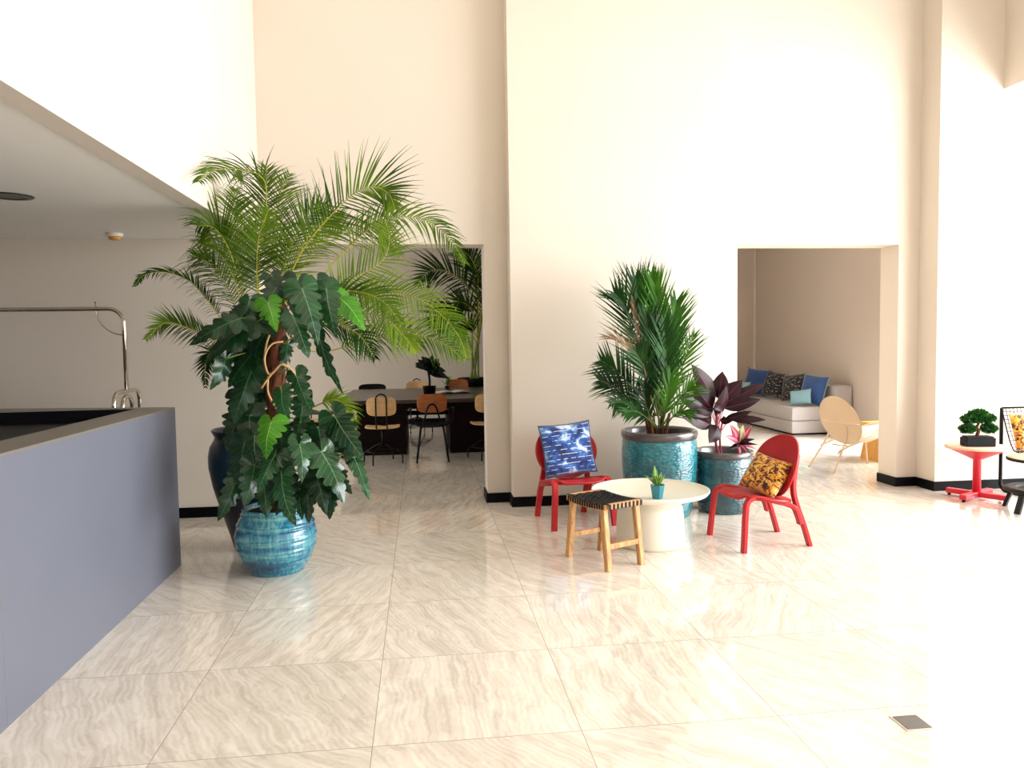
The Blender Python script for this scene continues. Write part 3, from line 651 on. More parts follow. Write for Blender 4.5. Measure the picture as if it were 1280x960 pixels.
# ------------------------------------------------------------------ palm in the big teal pot
def kentia():
    c = V((2.02, 6.36, 0))
    r = thing('potted_palm', 'bushy upright dark green palm in a large hammered teal pot by the pillar wall', 'potted plant', c)
    prof = [(.25, 0), (.262, .01), (.28, .1), (.302, .25), (.318, .42), (.322, .55), (.315, .64), (.305, .665), (.29, .665), (.29, .64)]
    rim = [(.303, .655), (.318, .665), (.326, .69), (.324, .72), (.315, .732), (.295, .73), (.285, .71), (.283, .6)]
    pot(r, prof, M['teal'], c, .62, .284, rim, M['rim'])
    base = V((c.x-.02, c.y, .62))
    q = MB()
    for i in range(9):
        a = rnd.uniform(0, 6.3); p = base+V((math.cos(a), math.sin(a), 0))*.06; q.tube([p, p+V((math.cos(a)*.05, math.sin(a)*.03, .25))], [.018, .01], 7)
    q.build('stem', M['brownstem'], r, True)
    D = 6.3
    FR = [([(822, 520, D), (810, 450, D), (800, 390, D), (795, 350, D)], .38, 22, (0, -1, 0), .0, 1.0, 'kentia'),
          ([(824, 520, D+.1), (826, 450, D+.1), (818, 390, D+.1), (812, 350, D+.1)], .34, 22, (0, -1, 0), 0, 1.0, 'kentialight'),
          ([(820, 520, D-.05), (805, 470, D-.05), (793, 425, D-.05), (782, 385, D-.05), (768, 366, D-.1)], .34, 20, (0, -1, 0), .1, .8, 'kentia'),
          ([(826, 520, D-.1), (834, 460, D-.1), (840, 410, D-.1), (846, 375, D-.1)], .30, 20, (0, -1, 0), .05, .9, 'kentialight'),
          ([(828, 520, D), (845, 480, D-.1), (858, 445, D-.15), (868, 418, D-.2)], .2, 9, (0, -1, 0), .1, .9, 'kentialight'),
          ([(818, 525, D), (795, 490, D-.1), (772, 465, D-.15), (750, 450, D-.2)], .26, 14, (0, -1, .2), .25, .7, 'kentia'),
          ([(816, 530, D-.1), (795, 505, D-.2), (770, 485, D-.25), (748, 475, D-.3)], .24, 12, (0, -.9, .4), .3, .7, 'kentia'),
          ([(818, 530, D-.15), (800, 512, D-.25), (780, 503, D-.3), (762, 505, D-.4)], .18, 10, (0, -.9, .4), .5, .7, 'kentia'),
          ([(830, 530, D-.1), (845, 505, D-.2), (858, 490, D-.25), (868, 482, D-.3)], .2, 8, (0, -.9, .4), .2, .8, 'kentialight'),
          ([(824, 520, D-.2), (820, 470, D-.25), (812, 430, D-.3), (808, 395, D-.3)], .30, 20, (0, -1, 0), .1, .9, 'kentia'),
          ([(826, 520, D-.2), (832, 480, D-.25), (832, 440, D-.3), (830, 405, D-.3)], .30, 20, (.2, -1, 0), .1, .9, 'kentia'),
          ([(824, 525, D-.2), (815, 490, D-.3), (805, 460, D-.35), (795, 440, D-.4)], .26, 16, (.1, -1, .1), .2, .8, 'kentia'),
          ([(824, 530, D+.1), (835, 490, D+.15), (842, 450, D+.15), (850, 410, D+.15)], .26, 16, (0, -1, 0), .1, .9, 'kentia'),
          ([(824, 520, D-.1), (828, 480, D-.15), (826, 440, D-.2), (822, 380, D-.2), (816, 345, D-.2)], .30, 22, (-.2, -1, 0), .05, 1.0, 'kentialight'),
          ([(822, 535, D-.1), (812, 520, D-.2), (806, 500, D-.3), (804, 480, D-.35)], .22, 10, (0, -1, .1), .2, .9, 'kentia'),
          ([(826, 535, D-.1), (832, 515, D-.2), (835, 495, D-.3), (838, 470, D-.3)], .24, 10, (0, -1, .1), .2, 1.0, 'kentialight'),
          ([(820, 535, D-.1), (808, 522, D-.25), (794, 514, D-.35), (780, 516, D-.4)], .16, 9, (0, -1, .3), .4, .8, 'kentia'),
          ([(824, 535, D), (822, 510, D-.1), (818, 480, D-.15), (812, 455, D-.2)], .26, 12, (0, -1, 0), .1, 1.1, 'kentialight'),
          ([(830, 535, D-.1), (842, 520, D-.25), (852, 514, D-.3), (862, 518, D-.35)], .14, 8, (0, -1, .3), .4, .8, 'kentialight')]
    for pts, L, n, nr, dr, fw, mt in FR:
        frond([at(*p) for p in pts], L, int(n*1.35), .0095, nr, dr, fw, mt, r, .008, .3, .6, seg=3)
    frond([at(816, 505, D-.3), at(800, 455, D-.35), at(780, 428, D-.4), at(755, 420, D-.45)], .2, 16, .004, (0, -1, 0), .1, 1.1, 'dry', r, .005, .3, .5, name='dry_frond', seg=3)['label'] = 'dried brown frond'
    frond([at(816, 505, D-.3), at(806, 465, D-.35), at(796, 410, D-.38), at(790, 372, D-.4)], .12, 12, .004, (0, -1, 0), .1, 1.2, 'dry', r, .005, .4, .5, name='dry_frond', seg=3)['label'] = 'dried brown frond'
kentia()

def cordyline():
    c = V((2.61, 6.40, 0))
    r = thing('potted_cordyline', 'burgundy leaved plant with a small pink one in a dark teal pot', 'potted plant', c)
    prof = [(.2, 0), (.212, .01), (.235, .12), (.25, .27), (.253, .4), (.245, .47), (.235, .49), (.222, .48)]
    rim = [(.236, .475), (.25, .485), (.256, .5), (.25, .53), (.238, .535), (.225, .52), (.222, .4)]
    pot(r, prof, M['darkteal'], c, .46, .222, rim, M['rim'])
    D = 6.35
    st = V((c.x-.02, c.y, .46)); n1 = at(896, 530, D)
    m_ = MB(); m_.tube(cat([st, at(895, 556, D), n1, at(897, 510, D)], 12), .011, 8); m_.tube(cat([st, at(900, 545, D), at(905, 520, D)], 8), .009, 8)
    m_.build('stem', M['stempink'], r, True)
    LV = [(893, 502, 864, 455, .8), (898, 498, 903, 464, 1.2), (903, 500, 928, 475, 1.3), (905, 505, 957, 479, .6), (905, 510, 951, 499, .75),
          (890, 512, 866, 481, 1.1), (888, 514, 845, 493, .75), (892, 510, 858, 518, .9), (904, 505, 893, 512, 1.2), (890, 532, 852, 521, .8),
          (898, 532, 886, 554, 1.3), (912, 524, 958, 525, .5), (905, 525, 940, 514, .6), (900, 525, 915, 527, 1.0), (888, 530, 872, 510, .9), (895, 520, 908, 482, .9)]
    for bx, by, tx, ty, w in LV:
        a = at(bx, by, D); tp = at(tx, ty, D-.12); s = at(897, min(by+22, 545), D)
        leafpart(r, a, tp, (rnd.uniform(-.3, .3), -1, rnd.uniform(0, .4)), 'cordyline', OVAL, w*1.15, pet=[s], petmat='stempink', petr=.004, bow=.08, fold=.4)
    # small pink plant
    for i, (tx, ty, mt, w) in enumerate([(912, 530, 'pinkleaf', .8), (918, 527, 'paleleaf', .8), (929, 531, 'paleleaf', 1), (940, 532, 'pinkleaf', .9), (935, 540, 'pinkleaf', .8), (944, 549, 'cordyline', .6), (948, 556, 'cordyline', .4),
            (943, 572, 'cordyline', .5), (935, 567, 'pinkleaf', .5), (925, 572, 'pinkleaf', .5), (910, 562, 'cordyline', .7), (906, 545, 'pinkleaf', .7), (926, 536, 'pinkleaf', .8), (946, 562, 'pinkleaf', .4), (920, 560, 'cordyline', .6)]):
        a = at(922+rnd.uniform(-2, 2), 555, 6.3); tp = at(tx, ty, 6.2+rnd.uniform(-.08, .08))
        leafpart(r, a, tp, (rnd.uniform(-.4, .4), -1, .4), mt, OVAL, w*.9, bow=.12, fold=.3)
    m_ = MB(); m_.tube([V((c.x+.12, c.y-.06, .46)), at(922, 555, 6.3)], .01, 7); m_.build('stem', M['stempink'], r, True)
cordyline()

# ------------------------------------------------------------------ coffee table
def coffee_table():
    c = V((1.66, 5.45, 0))
    r = thing('coffee_table', 'round cream coffee table with tray top and drum base', 'coffee table', c)
    m_ = MB(); m_.lathe([(.242, 0), (.25, .004), (.254, .02), (.25, .1), (.244, .2), (.238, .27), (.225, .3), (.205, .315), (.2, .33), (.21, .345), (.225, .355)], n=64); m_.build('base', M['cream'], r)
    m_ = MB(); m_.lathe([(.2, .352), (.36, .362), (.415, .378), (.43, .398), (.43, .408), (.422, .41), (.412, .402), (.39, .392), (.001, .39)], n=80); m_.build('table_top', M['cream'], r)
coffee_table()
def little_plant():
    c = onfloor(822, 623, .392); c.z = .3915
    r = thing('potted_succulent', 'tiny leafy plant in a small faceted teal pot on the cream coffee table', 'potted plant', c)
    m_ = MB(); m_.lathe([(.034, 0), (.037, .002), (.05, .088), (.052, .098), (.046, .098), (.043, .085)], n=8)
    for f in m_.b.faces: f.smooth = False
    m_.build('pot', M['smallpot'], r)
    m_ = MB(); m_.lathe([(.0445, .088), (.001, .092)], n=8, cap=False); m_.build('soil', M['soil'], r)
    for i in range(26):
        a = rnd.uniform(0, 2*PI); e = rnd.uniform(.5, 1.4); l = rnd.uniform(.05, .105)
        s = V((math.cos(a)*.012, math.sin(a)*.012, .09)); d = V((math.cos(a)*math.cos(e), math.sin(a)*math.cos(e), math.sin(e)))
        m_ = MB(); blade(m_, s, s+d*l*1.1, V((-math.cos(a), -math.sin(a), 1)), OVAL, .8, .1, .3, 2); m_.build('leaf', M['succulent'], r, fix=False)
    m_ = MB(); blade(m_, V((-.01, 0, .09)), V((-.022, .0, .235)), V((0, -1, .1)), OVAL, .7, .05, .3, 2); m_.build('leaf', M['succulent'], r, fix=False)
little_plant()

# ------------------------------------------------------------------ red lounge chairs
def sling(pts2, z, w, h): pass
def red_chair():
    r = thing('lounge_chair', 'red lounge chair with round backrest against the pillar wall, blue cushion on it', 'chair', (0, 0, 0), 0, 'red lounge chairs around the coffee table')
    # seat shell: rounded front, narrower rear, gently dished
    m_ = MB(); n = 48; rings_t = []; rings_b = []
    def outline(a, k):
        x = math.cos(a); y = math.sin(a)
        wx = .29 if y < 0 else .29-.07*y
        ex = 1.0
        px_ = wx*math.copysign(abs(x)**.85, x); py_ = -.03+(.25 if y < 0 else .235)*math.copysign(abs(y)**.85, y)
        return px_*k, (py_+.03)*k-.03
    def zt(x, y): return .405-.075*(y+.28)/.5-.012*math.cos(min(1, abs(x)/.28)*PI/2)+(-.02 if y < -.24 else 0)
    ks = [0.001, .3, .6, .85, .96, 1.0]
    top = [[V((*outline(2*PI*j/n, k), 0)) for j in range(n)] for k in ks]
    for row in top:
        for p in row: p.z = zt(p.x, p.y)
    bot = [[p-V((0, 0, .018)) for p in row] for row in reversed(top)]
    m_.grid(top+bot, closed=True); m_.build('seat', M['red'], r)
    # round backrest, tilted and curved
    m_ = MB(); top = []
    tilt = math.radians(17)
    def bp(a, k, off):
        x = .275*k*math.cos(a); z = .235*k*math.sin(a)
        y = -.14*x*x/.0756*.35
        p = V((x, y+off, z)); p = Matrix.Rotation(-tilt, 3, 'X') @ p
        return p+V((0, .165, .56))
    for k in ks: top.append([bp(2*PI*j/n, k, -.009) for j in range(n)])
    bot = [[bp(2*PI*j/n, k, .009) for j in range(n)] for k in reversed(ks)]
    m_.grid(top+bot, closed=True); m_.build('backrest', M['red'], r)
    for s in (-1, 1):
        fx, bx = .262*s, .215*s
        pts = cat([(fx, -.272, 0), (fx*.97, -.262, .12), (fx*.93, -.25, .25), (fx*.9, -.235, .34), (fx*.88, -.19, .375), (fx*.86, -.12, .37), (fx*.84, .0, .34), (fx*.82, .09, .315), (bx*1.02, .145, .285), (bx*1.03, .175, .22), (bx*1.03, .19, .17)], 40)
        m_ = MB(); m_.sweep(pts, .048, .032, (1, 0, 0)); m_.build('front_leg', M['red'], r)
        pts = cat([(bx, .272, 0), (bx*.99, .225, .15), (bx*.96, .165, .32), (bx*.9, .152, .42), (bx*.80, .174, .54), (bx*.72, .205, .66)], 30)
        m_ = MB(); m_.sweep(pts, .045, .03, (1, 0, 0)); m_.build('back_leg', M['red'], r)
    m_ = MB(); m_.box((-.21, .11, .285), (.21, .145, .315), .006); m_.build('cross_rail', M['red'], r)
    return r
rc = red_chair()
rc.location = (1.232, 6.245, 0); rc.rotation_euler = (0, 0, math.radians(10.5))
rc2 = copy_tree(rc, (2.472, 5.37, 0), math.radians(-85), 'red lounge chair with round backrest right of the coffee table, yellow patterned cushion on it')

def pillow(name, w, h, th, mat, label, pos, rz, lean, cat_='cushion', group=None, roll=0, piping=None):
    """stands on its lower edge, width along local x, leaning back by 'lean' about x"""
    r = thing(name, label, cat_, pos, rz, group)
    m_ = MB(); n = 18
    for s in (1, -1):
        P = []; U = []
        for i in range(n+1):
            row = []; uv = []
            for j in range(n+1):
                u = -1+2*j/n; v = -1+2*i/n
                b_ = ((1-abs(u)**2.6)*(1-abs(v)**2.6))**.5
                pin = 1-.07*(1-abs(u)**2)*abs(v)**3; pin2 = 1-.07*(1-abs(v)**2)*abs(u)**3
                wr = 1+.05*math.sin(5*u+3*v+w*40)
                p = V((u*w/2*pin2, -s*th/2*b_*wr, v*h/2*pin))
                p = Matrix.Rotation(roll, 3, 'Y') @ p
                p.z += h/2*(abs(math.cos(roll))+abs(math.sin(roll))*w/h)
                p = Matrix.Rotation(-lean, 3, 'X') @ p
                row.append(p); uv.append(((u+1)/2, (v+1)/2))
            P.append(row); U.append(uv)
        m_.grid(P, U)
    bmesh.ops.remove_doubles(m_.b, verts=m_.b.verts, dist=1e-5)
    m_.build('cover', mat, r)
    if piping:
        q = MB(); pts = []
        for (u0, v0, u1, v1) in ((-1, -1, 1, -1), (1, -1, 1, 1), (1, 1, -1, 1), (-1, 1, -1, -1)):
            for k in range(10):
                u = u0+(u1-u0)*k/10; v = v0+(v1-v0)*k/10
                pin = 1-.07*(1-abs(u)**2)*abs(v)**3; pin2 = 1-.07*(1-abs(v)**2)*abs(u)**3
                p = V((u*w/2*pin2, 0, v*h/2*pin)); p = Matrix.Rotation(roll, 3, 'Y') @ p; p.z += h/2*(abs(math.cos(roll))+abs(math.sin(roll))*w/h)
                pts.append(Matrix.Rotation(-lean, 3, 'X') @ p)
        q.tube(pts, .005, 6, closed=True); q.build('piping', piping, r)
    return r
pillow('cushion', .46, .44, .13, M['shibori'], 'square indigo tie-dye cushion leaning on the red chair by the pillar wall', (1.22, 6.24, .37), math.radians(10), math.radians(14), roll=math.radians(-4), piping=M['bluefab'])
pillow('cushion', .37, .30, .14, M['camo'], 'yellow, red and black patterned cushion on the red chair right of the coffee table', (2.415, 5.31, .352), math.radians(-68), math.radians(33), roll=math.radians(8))

# ------------------------------------------------------------------ woven stool
def stool():
    ang = math.atan2(.14, .29)
    r = thing('woven_stool', 'small teak stool with black woven leather seat in front of the coffee table', 'stool', (1.222, 5.078, 0), ang)
    hx, hy, zt = .162, .208, .425
    zs = lambda x, y: zt+.013*((y/hy)**2)
    for s in (-1, 1):
        # long rails (along y) slightly dipped, short rails (along x)
        m_ = MB(); m_.sweep([(s*(hx-.016), hy*t_, zs(0, hy*t_)-.02) for t_ in (-1, -.6, -.2, .2, .6, 1)], .03, .036, (1, 0, 0)); m_.build('seat_rail', M['stoolwood'], r)
        m_ = MB(); m_.box((-hx+.03, s*hy-.018, zt-.018), (hx-.03, s*hy+.014, zt+.018), .004); m_.build('seat_rail', M['stoolwood'], r)
        m_ = MB(); m_.box((-.14, s*.2-.012, .14), (.14, s*.2+.012, .175), .003); m_.build('stretcher', M['stoolwood'], r)
        for q in (-1, 1):
            m_ = MB(); m_.sweep([(q*.142, s*.215, 0), (q*.137, s*.165, zt-.03)], .042, .04, (1, 0, 0)); m_.build('leg', M['stoolwood'], r)
    m_ = MB()
    nx, ny = 9, 15
    for i in range(nx):   # strips along y
        x = (-.5+(i+.5)/nx)*2*(hx-.012); pts = []
        for k in range(ny*2+1):
            y = -hy+2*hy*k/(ny*2); pts.append((x, y, zs(x, y)+.003+.0035*math.cos(PI*(k/2+i)) if 0 < k < ny*2 else zs(x, y)-.001))
        pts = [(x, -hy-.019, zt-.02), (x, -hy-.019, zs(0, hy)+.002)]+pts[1:-1]+[(x, hy+.017, zs(0, hy)+.002), (x, hy+.017, zt-.02)]
        m_.sweep(pts, .0185, .0025, (1, 0, 0))
    for j in range(ny):
        y = (-.5+(j+.5)/ny)*2*(hy-.012); pts = []
        for k in range(nx*2+1):
            x = -hx+2*hx*k/(nx*2); pts.append((x, y, zs(x, y)+.003-.0035*math.cos(PI*(k/2+j))))
        pts = [(-hx-.003, y, zs(0, y)-.03), (-hx-.003, y, zs(0, y)+.002)]+pts[1:-1]+[(hx+.003, y, zs(0, y)+.002), (hx+.003, y, zs(0, y)-.036)]
        m_.sweep(pts, .0155, .0025, (0, 1, 0))
    m_.build('woven_seat', M['leather'], r)
stool()

# ------------------------------------------------------------------ red side table with bonsai
def red_table():
    c = V((5.035, 6.42, 0))
    r = thing('side_table', 'coral red pedestal side table with pale oak top by the right wall', 'side table', c, math.radians(28))
    m_ = MB(); m_.lathe([(.05, .37), (.08, .385), (.24, .462), (.258, .466), (.262, .47)], n=48); m_.lathe([(.036, .04), (.034, .37), (.05, .385)], n=24); m_.build('pedestal', M['pinkred'], r)
    m_ = MB(); m_.lathe([(.262, .469), (.264, .475), (.264, .487), (.26, .49), (.001, .49)], n=56); m_.build('table_top', M['tablewood'], r, label='pale oak top')
    for k in range(4):
        a = k*PI/2; m_ = MB(); m4 = Matrix.Rotation(a, 4, 'Z'); m_.box((0.02, -.03, .022), (.26, .03, .068), .006, m4); o = m_.build('foot', M['pinkred'], r)
        m_ = MB(); m_.b.clear(); m_ = MB(); m_.lathe([(.014, 0), (.014, .024)], (math.cos(a)*.24, math.sin(a)*.24, 0), 12); m_.build('glide', M['black_metal'], o)
red_table()
def clump(m_, c, rx, ry, rz_, n, size):
    c = V(c)
    for i in range(n):
        a = rnd.uniform(0, 2*PI); u = rnd.uniform(-1, 1); q = math.sqrt(1-u*u); k = rnd.uniform(.35, 1)**.5
        d = V((q*math.cos(a), q*math.sin(a), u)); p = c+V((d.x*rx, d.y*ry, d.z*rz_))*k
        e = (d+V((rnd.uniform(-.5, .5), rnd.uniform(-.5, .5), rnd.uniform(-.2, .9)))).normalized(); s = e.orthogonal().normalized()
        s = Matrix.Rotation(rnd.uniform(0, 6.3), 3, e) @ s
        m_.face([p-s*size*.3, p+e*size*.5-s*size*.35, p+e*size, p+e*size*.5+s*size*.35, p+s*size*.3], [(0, 0), (0, .5), (0, 1), (.5, .5), (.5, 0)])
def bonsai():
    c = at(1222, 558, 6.40); c.z = .4915
    K_ = .82
    r = thing('potted_bonsai', 'bonsai tree with layered green pads in a black rectangular planter on the red side table', 'bonsai', c, math.radians(-12))
    m_ = MB(); m_.box((-.15, -.085, 0), (.15, .085, .09), .004)
    m_.build('planter', M['slate'], r)
    m_ = MB(); m_.box((-.136, -.071, .104), (.136, .071, .0925)); m_.build('soil', M['soil'], r)
    m_ = MB(); m_.tube(cat([(-.01, 0, .1), (.005, 0, .16), (-.012, 0, .2), (.01, 0, .25), (-.01, 0, .31)], 20), [.02-.0006*i for i in range(20)], 9)
    m_.tube(cat([(-.01, 0, .16), (-.06, 0, .175), (-.1, 0, .18)], 8), .008, 6); m_.tube(cat([(0, 0, .17), (.06, 0, .18), (.11, 0, .185)], 8), .008, 6)
    m_.tube(cat([(.0, 0, .26), (-.05, 0, .29), (-.1, 0, .29)], 8), .007, 6); m_.tube(cat([(0, 0, .27), (.06, 0, .29), (.1, 0, .295)], 8), .007, 6)
    m_.build('trunk', M['brownstem'], r)
    for cc, rr in (((-.11, 0, .18), (.075, .06, .036)), ((.115, 0, .185), (.075, .06, .033)), ((-.09, 0, .285), (.08, .07, .036)), ((.1, 0, .29), (.07, .06, .033)), ((0, 0, .335), (.085, .07, .04)), ((.0, .0, .29), (.06, .05, .03))):
        m_ = MB(); clump(m_, cc, *rr, 300, .036); m_.build('foliage_pad', M['bonsai'], r, fix=False)
    for ch in r.children: ch.data.transform(Matrix.Diagonal((K_, K_, K_*1.05, 1)))
bonsai()

# ------------------------------------------------------------------ wire chair and low round table at the right edge
def wire_chair():
    # faces +x; rear post on the left of the picture
    c = V((5.77, 6.28, 0))
    r = thing('wire_chair', 'black wire mesh chair with tall rear frame, cut by the right edge', 'chair', c, math.radians(-90))
    X0 = -.42; Yh = .27
    for s in (-1, 1):
        m_ = MB(); pts = [(X0, s*Yh, .80), (X0, s*Yh, .1)]+[tuple(p) for p in arc((X0+.08, s*Yh, .092), .08, 180, 270, 6, (1, 0, 0), (0, 0, 1))]+[(.3, s*Yh, .012), (.36, s*Yh, .03), (.37, s*Yh, .1), (.34, s*Yh, .42)]
        m_.tube(pts, .017, 10); m_.build('side_frame', M['black_metal'], r)
    m_ = MB(); prof = cat([(X0, 0, .80), (X0+.06, 0, .62), (X0+.14, 0, .44), (X0+.22, 0, .40), (.1, 0, .40), (.33, 0, .43)], 26)
    for i in range(15):
        y = -Yh+2*Yh*i/14; rr = .006 if i in (0, 14) else .003
        m_.tube([(p.x, y, p.z) for p in prof], rr, 6)
    for p in prof: m_.tube([(p.x, -Yh, p.z), (p.x, Yh, p.z)], .003, 5)
    m_.tube([(X0, -Yh, .8), (X0, Yh, .8)], .009, 6)
    m_.build('mesh_seat', M['black_metal'], r)
wire_chair()
pillow('cushion', .40, .36, .13, M['camo'], 'yellow and red patterned cushion on the black wire chair', (5.645, 6.43, .425), math.radians(-4), math.radians(20))
def low_table():
    c = V((5.20, 5.86, 0))
    r = thing('round_side_table', 'round wood topped table with a dark ring base on splayed feet at the right edge', 'side table', c)
    m_ = MB(); m_.lathe([(.001, .43), (.262, .43), (.265, .433), (.265, .452), (.26, .455)], n=56); m_.build('rim', M['darkgrey'], r)
    m_ = MB(); m_.lathe([(.258, .4552), (.255, .459), (.001, .459)], n=56); m_.build('table_top', M['tablewood'], r)
    m_ = MB(); m_.lathe([(.03, .15), (.03, .43)], n=20); m_.lathe([(.03, .395), (.07, .425), (.08, .43)], n=20); m_.build('column', M['darkgrey'], r)
    m_ = MB(); m_.lathe([(.19, .165), (.265, .165), (.285, .175), (.285, .192), (.265, .2), (.19, .2), (.18, .183), (.19, .165)], n=56, cap=False)
    for k in range(3): m_.box((0, -.02, .17), (.2, .02, .19), 0, Matrix.Rotation(k*2*PI/3+.6, 4, 'Z'))
    m_.build('ring_shelf', M['darkgrey'], r)
    for k in range(5):
        a = math.radians(192+k*72); d = V((math.cos(a), math.sin(a), 0)); m_ = MB(); m_.sweep([d*.285+V((0, 0, 0)), d*.225+V((0, 0, .168))], .05, .028, V((-d.y, d.x, 0))); m_.build('foot', M['darkgrey'], r)
low_table()

# ------------------------------------------------------------------ nook: sofa, cushions, beige chair, wooden bench
def sofa():
    r = thing('sofa', 'grey upholstered sofa with block back along the nook wall', 'sofa', (6.08, 12.6, 0))
    x0, x1, y0, y1 = 5.60, 6.57, 11.06, 14.3
    m_ = MB(); m_.box((x0+.04, y0+.04, 0), (x1-.02, y1-.04, .03)); m_.build('plinth', M['black_metal'], r, True)
    m_ = MB(); m_.box((x0, y0, .03), (x1, y1, .215), .012); m_.build('base', M['sofa'], r, True)
    m_ = MB(); m_.box((x0, y0, .222), (x1-.28, 12.55, .42), .02); m_.build('seat_cushion', M['sofa'], r, True)
    m_ = MB(); m_.box((x0, 12.56, .222), (x1-.28, y1, .42), .02); m_.build('seat_cushion', M['sofa'], r, True)
    m_ = MB(); m_.box((x1-.275, y0, .222), (x1, y1, .74), .02); m_.build('backrest', M['sofa'], r, True)
sofa()
ZS = .421
G = 'cushions in a row on the sofa'
pillow('cushion', .44, .48, .16, M['bluefab'], 'large blue cushion nearest the end of the grey sofa', (6.04, 11.33, ZS), math.radians(-62), math.radians(16), group=G, piping=M['lightblue'], roll=math.radians(5))
pillow('cushion', .34, .25, .11, M['lightblue'], 'small pale blue cushion lying in front of the large blue cushion on the sofa', (5.82, 11.28, ZS), math.radians(-50), math.radians(24), group=G, roll=math.radians(-10))
pillow('cushion', .46, .46, .16, M['dashes'], 'black and white woven cushion, next to the large blue one on the sofa', (6.1, 12.1, ZS), math.radians(-68), math.radians(16), group=G, roll=math.radians(-6))
pillow('cushion', .46, .46, .16, M['dashes'], 'black and white woven cushion, next to the rear blue cushion on the sofa', (6.08, 12.75, ZS), math.radians(-64), math.radians(16), group=G, roll=math.radians(8))
pillow('cushion', .5, .5, .16, M['bluefab'], 'rear blue cushion, half hidden behind the burgundy plant leaves', (6.08, 13.45, ZS), math.radians(-55), math.radians(16), group=G, roll=math.radians(6))
pillow('cushion', .40, .30, .12, M['lightblue'], 'pale blue cushion at the far left of the sofa behind the burgundy leaves', (5.68, 13.25, ZS), math.radians(-40), math.radians(22), group=G)

def beige_chair():
    fl = V((5.40, 8.20, 0)); 
    # rear legs (nearest camera-left) and front legs to the right
    bl, br = V((4.45, 8.33, 0)), V((4.49, 7.87, 0)); fr, ffr = V((5.40, 8.13, 0)), V((5.19, 8.42, 0))
    c = V((4.85, 8.2, 0))
    r = thing('wire_frame_chair', 'beige metal lounge chair with oval back panel facing into the nook', 'chair', c)
    bl, br = onfloor(1011, 584), onfloor(1042, 592); fl, fr = onfloor(1084, 580), onfloor(1124, 586)
    # back panel: oval leaning back (towards lower left)
    pc = at(1050, 527, 8.0); 
    A = at(1024, 500, 7.95)-pc; B = at(1070, 505, 7.85)-pc
    m_ = MB(); n = 40
    cen = at(1050, 525, 8.02); ux = (at(1075, 548, 7.92)-at(1027, 505, 8.12)); ux = ux/2*1.02; uy = (at(1064, 503, 8.0)-at(1040, 549, 8.05))/2*.9
    nr = ux.cross(uy).normalized()
    ks = [.001, .4, .75, .95, 1]
    def pp(a, k, off): return cen+ux*math.cos(a)*k+uy*math.sin(a)*k+nr*(off+.06*(k*math.cos(a))**2)
    m_.grid([[pp(2*PI*j/n, k, .006) for j in range(n)] for k in ks]+[[pp(2*PI*j/n, k, -.006) for j in range(n)] for k in reversed(ks)], closed=True)
    m_.build('back_panel', M['beige'], r, True)
    # seat panel
    s = [at(1068, 533, 8.3), at(1110, 528, 8.35), at(1117, 537, 8.05), at(1078, 552, 7.95)]
    m_ = MB(); cen2 = sum(s, V())/4; m_.grid([[cen2+(p-cen2)*k for p in [V(q) for q in cat(s+[s[0]], 25)][:-1]] for k in (.001, .6, 1)]+[[cen2+(p-cen2)*k-V((0, 0, .014)) for p in [V(q) for q in cat(s+[s[0]], 25)][:-1]] for k in (1, .6, .001)], closed=True)
    m_.build('seat_panel', M['cream'], r, True)
    R = .0095
    bt1 = at(1035, 543, 8.25); bt2 = at(1057, 551, 7.95); ft1 = at(1110, 526, 8.3); ft2 = at(1108, 541, 8.05)
    m_ = MB(); m_.tube(cat([bl, bt1, at(1031, 528, 8.2)], 12), R, 8); m_.build('back_leg', M['beige'], r, True)
    m_ = MB(); m_.tube(cat([br, bt2, at(1058, 533, 7.95)], 12), R, 8); m_.build('back_leg', M['beige'], r, True)
    m_ = MB(); m_.tube([fl, at(1082, 548, 8.35), at(1086, 536, 8.33)], R, 8); m_.build('front_leg', M['beige'], r, True)
    m_ = MB(); m_.tube(cat([fr, at(1117, 560, 8.12), at(1112, 545, 8.1), at(1106, 541, 8.08), at(1080, 550, 8.0), at(1053, 562, 7.95), at(1048, 567, 7.92)], 40), R*1.2, 8); m_.build('front_leg', M['beige'], r, True)
    m_ = MB(); m_.tube(cat([at(1026, 557, 8.2), at(1036, 552, 8.2), at(1080, 532, 8.3), at(1110, 526, 8.35)], 20), R, 8); m_.tube([at(1062, 558, 7.96), at(1040, 555, 8.2)], R*.7, 8)
    m_.tube(cat([at(1029, 525, 8.0), at(1050, 529, 7.88), at(1074, 531, 7.86)], 10), R*.6, 6)
    m_.build('side_rail', M['beige'], r, True)
beige_chair()
def bench():
    r = thing('wooden_side_table', 'yellow oak side table with slanted panel leg behind the beige chair', 'side table', (5.75, 8.75, 0))
    a, b_ = at(1102, 530, 8.75), at(1140, 529, 8.6)
    z1 = a.z
    m_ = MB(); m_.box((5.42, 8.45, z1-.02), (6.1, 8.95, z1+.02), .004); m_.build('table_top', M['sidewood'], r, True)
    m_ = MB(); lo = onfloor(1103, 582); hi = at(1108, 540, 8.5)
    x0, x1 = 5.40, 6.0
    P = [(5.38, 8.47, 0), (5.95, 8.47, 0), (5.88, 8.47, z1-.02), (5.47, 8.47, z1-.02)]
    m_.face([V(p) for p in P]); m_.face([V(p)+V((0, .4, 0)) for p in reversed(P)])
    for i in range(4): a_, c_ = V(P[i]), V(P[(i+1) % 4]); m_.face([a_, c_, c_+V((0, .4, 0)), a_+V((0, .4, 0))])
    bmesh.ops.remove_doubles(m_.b, verts=m_.b.verts, dist=1e-5); m_.build('panel_leg', M['sidewood'], r, True)
bench()

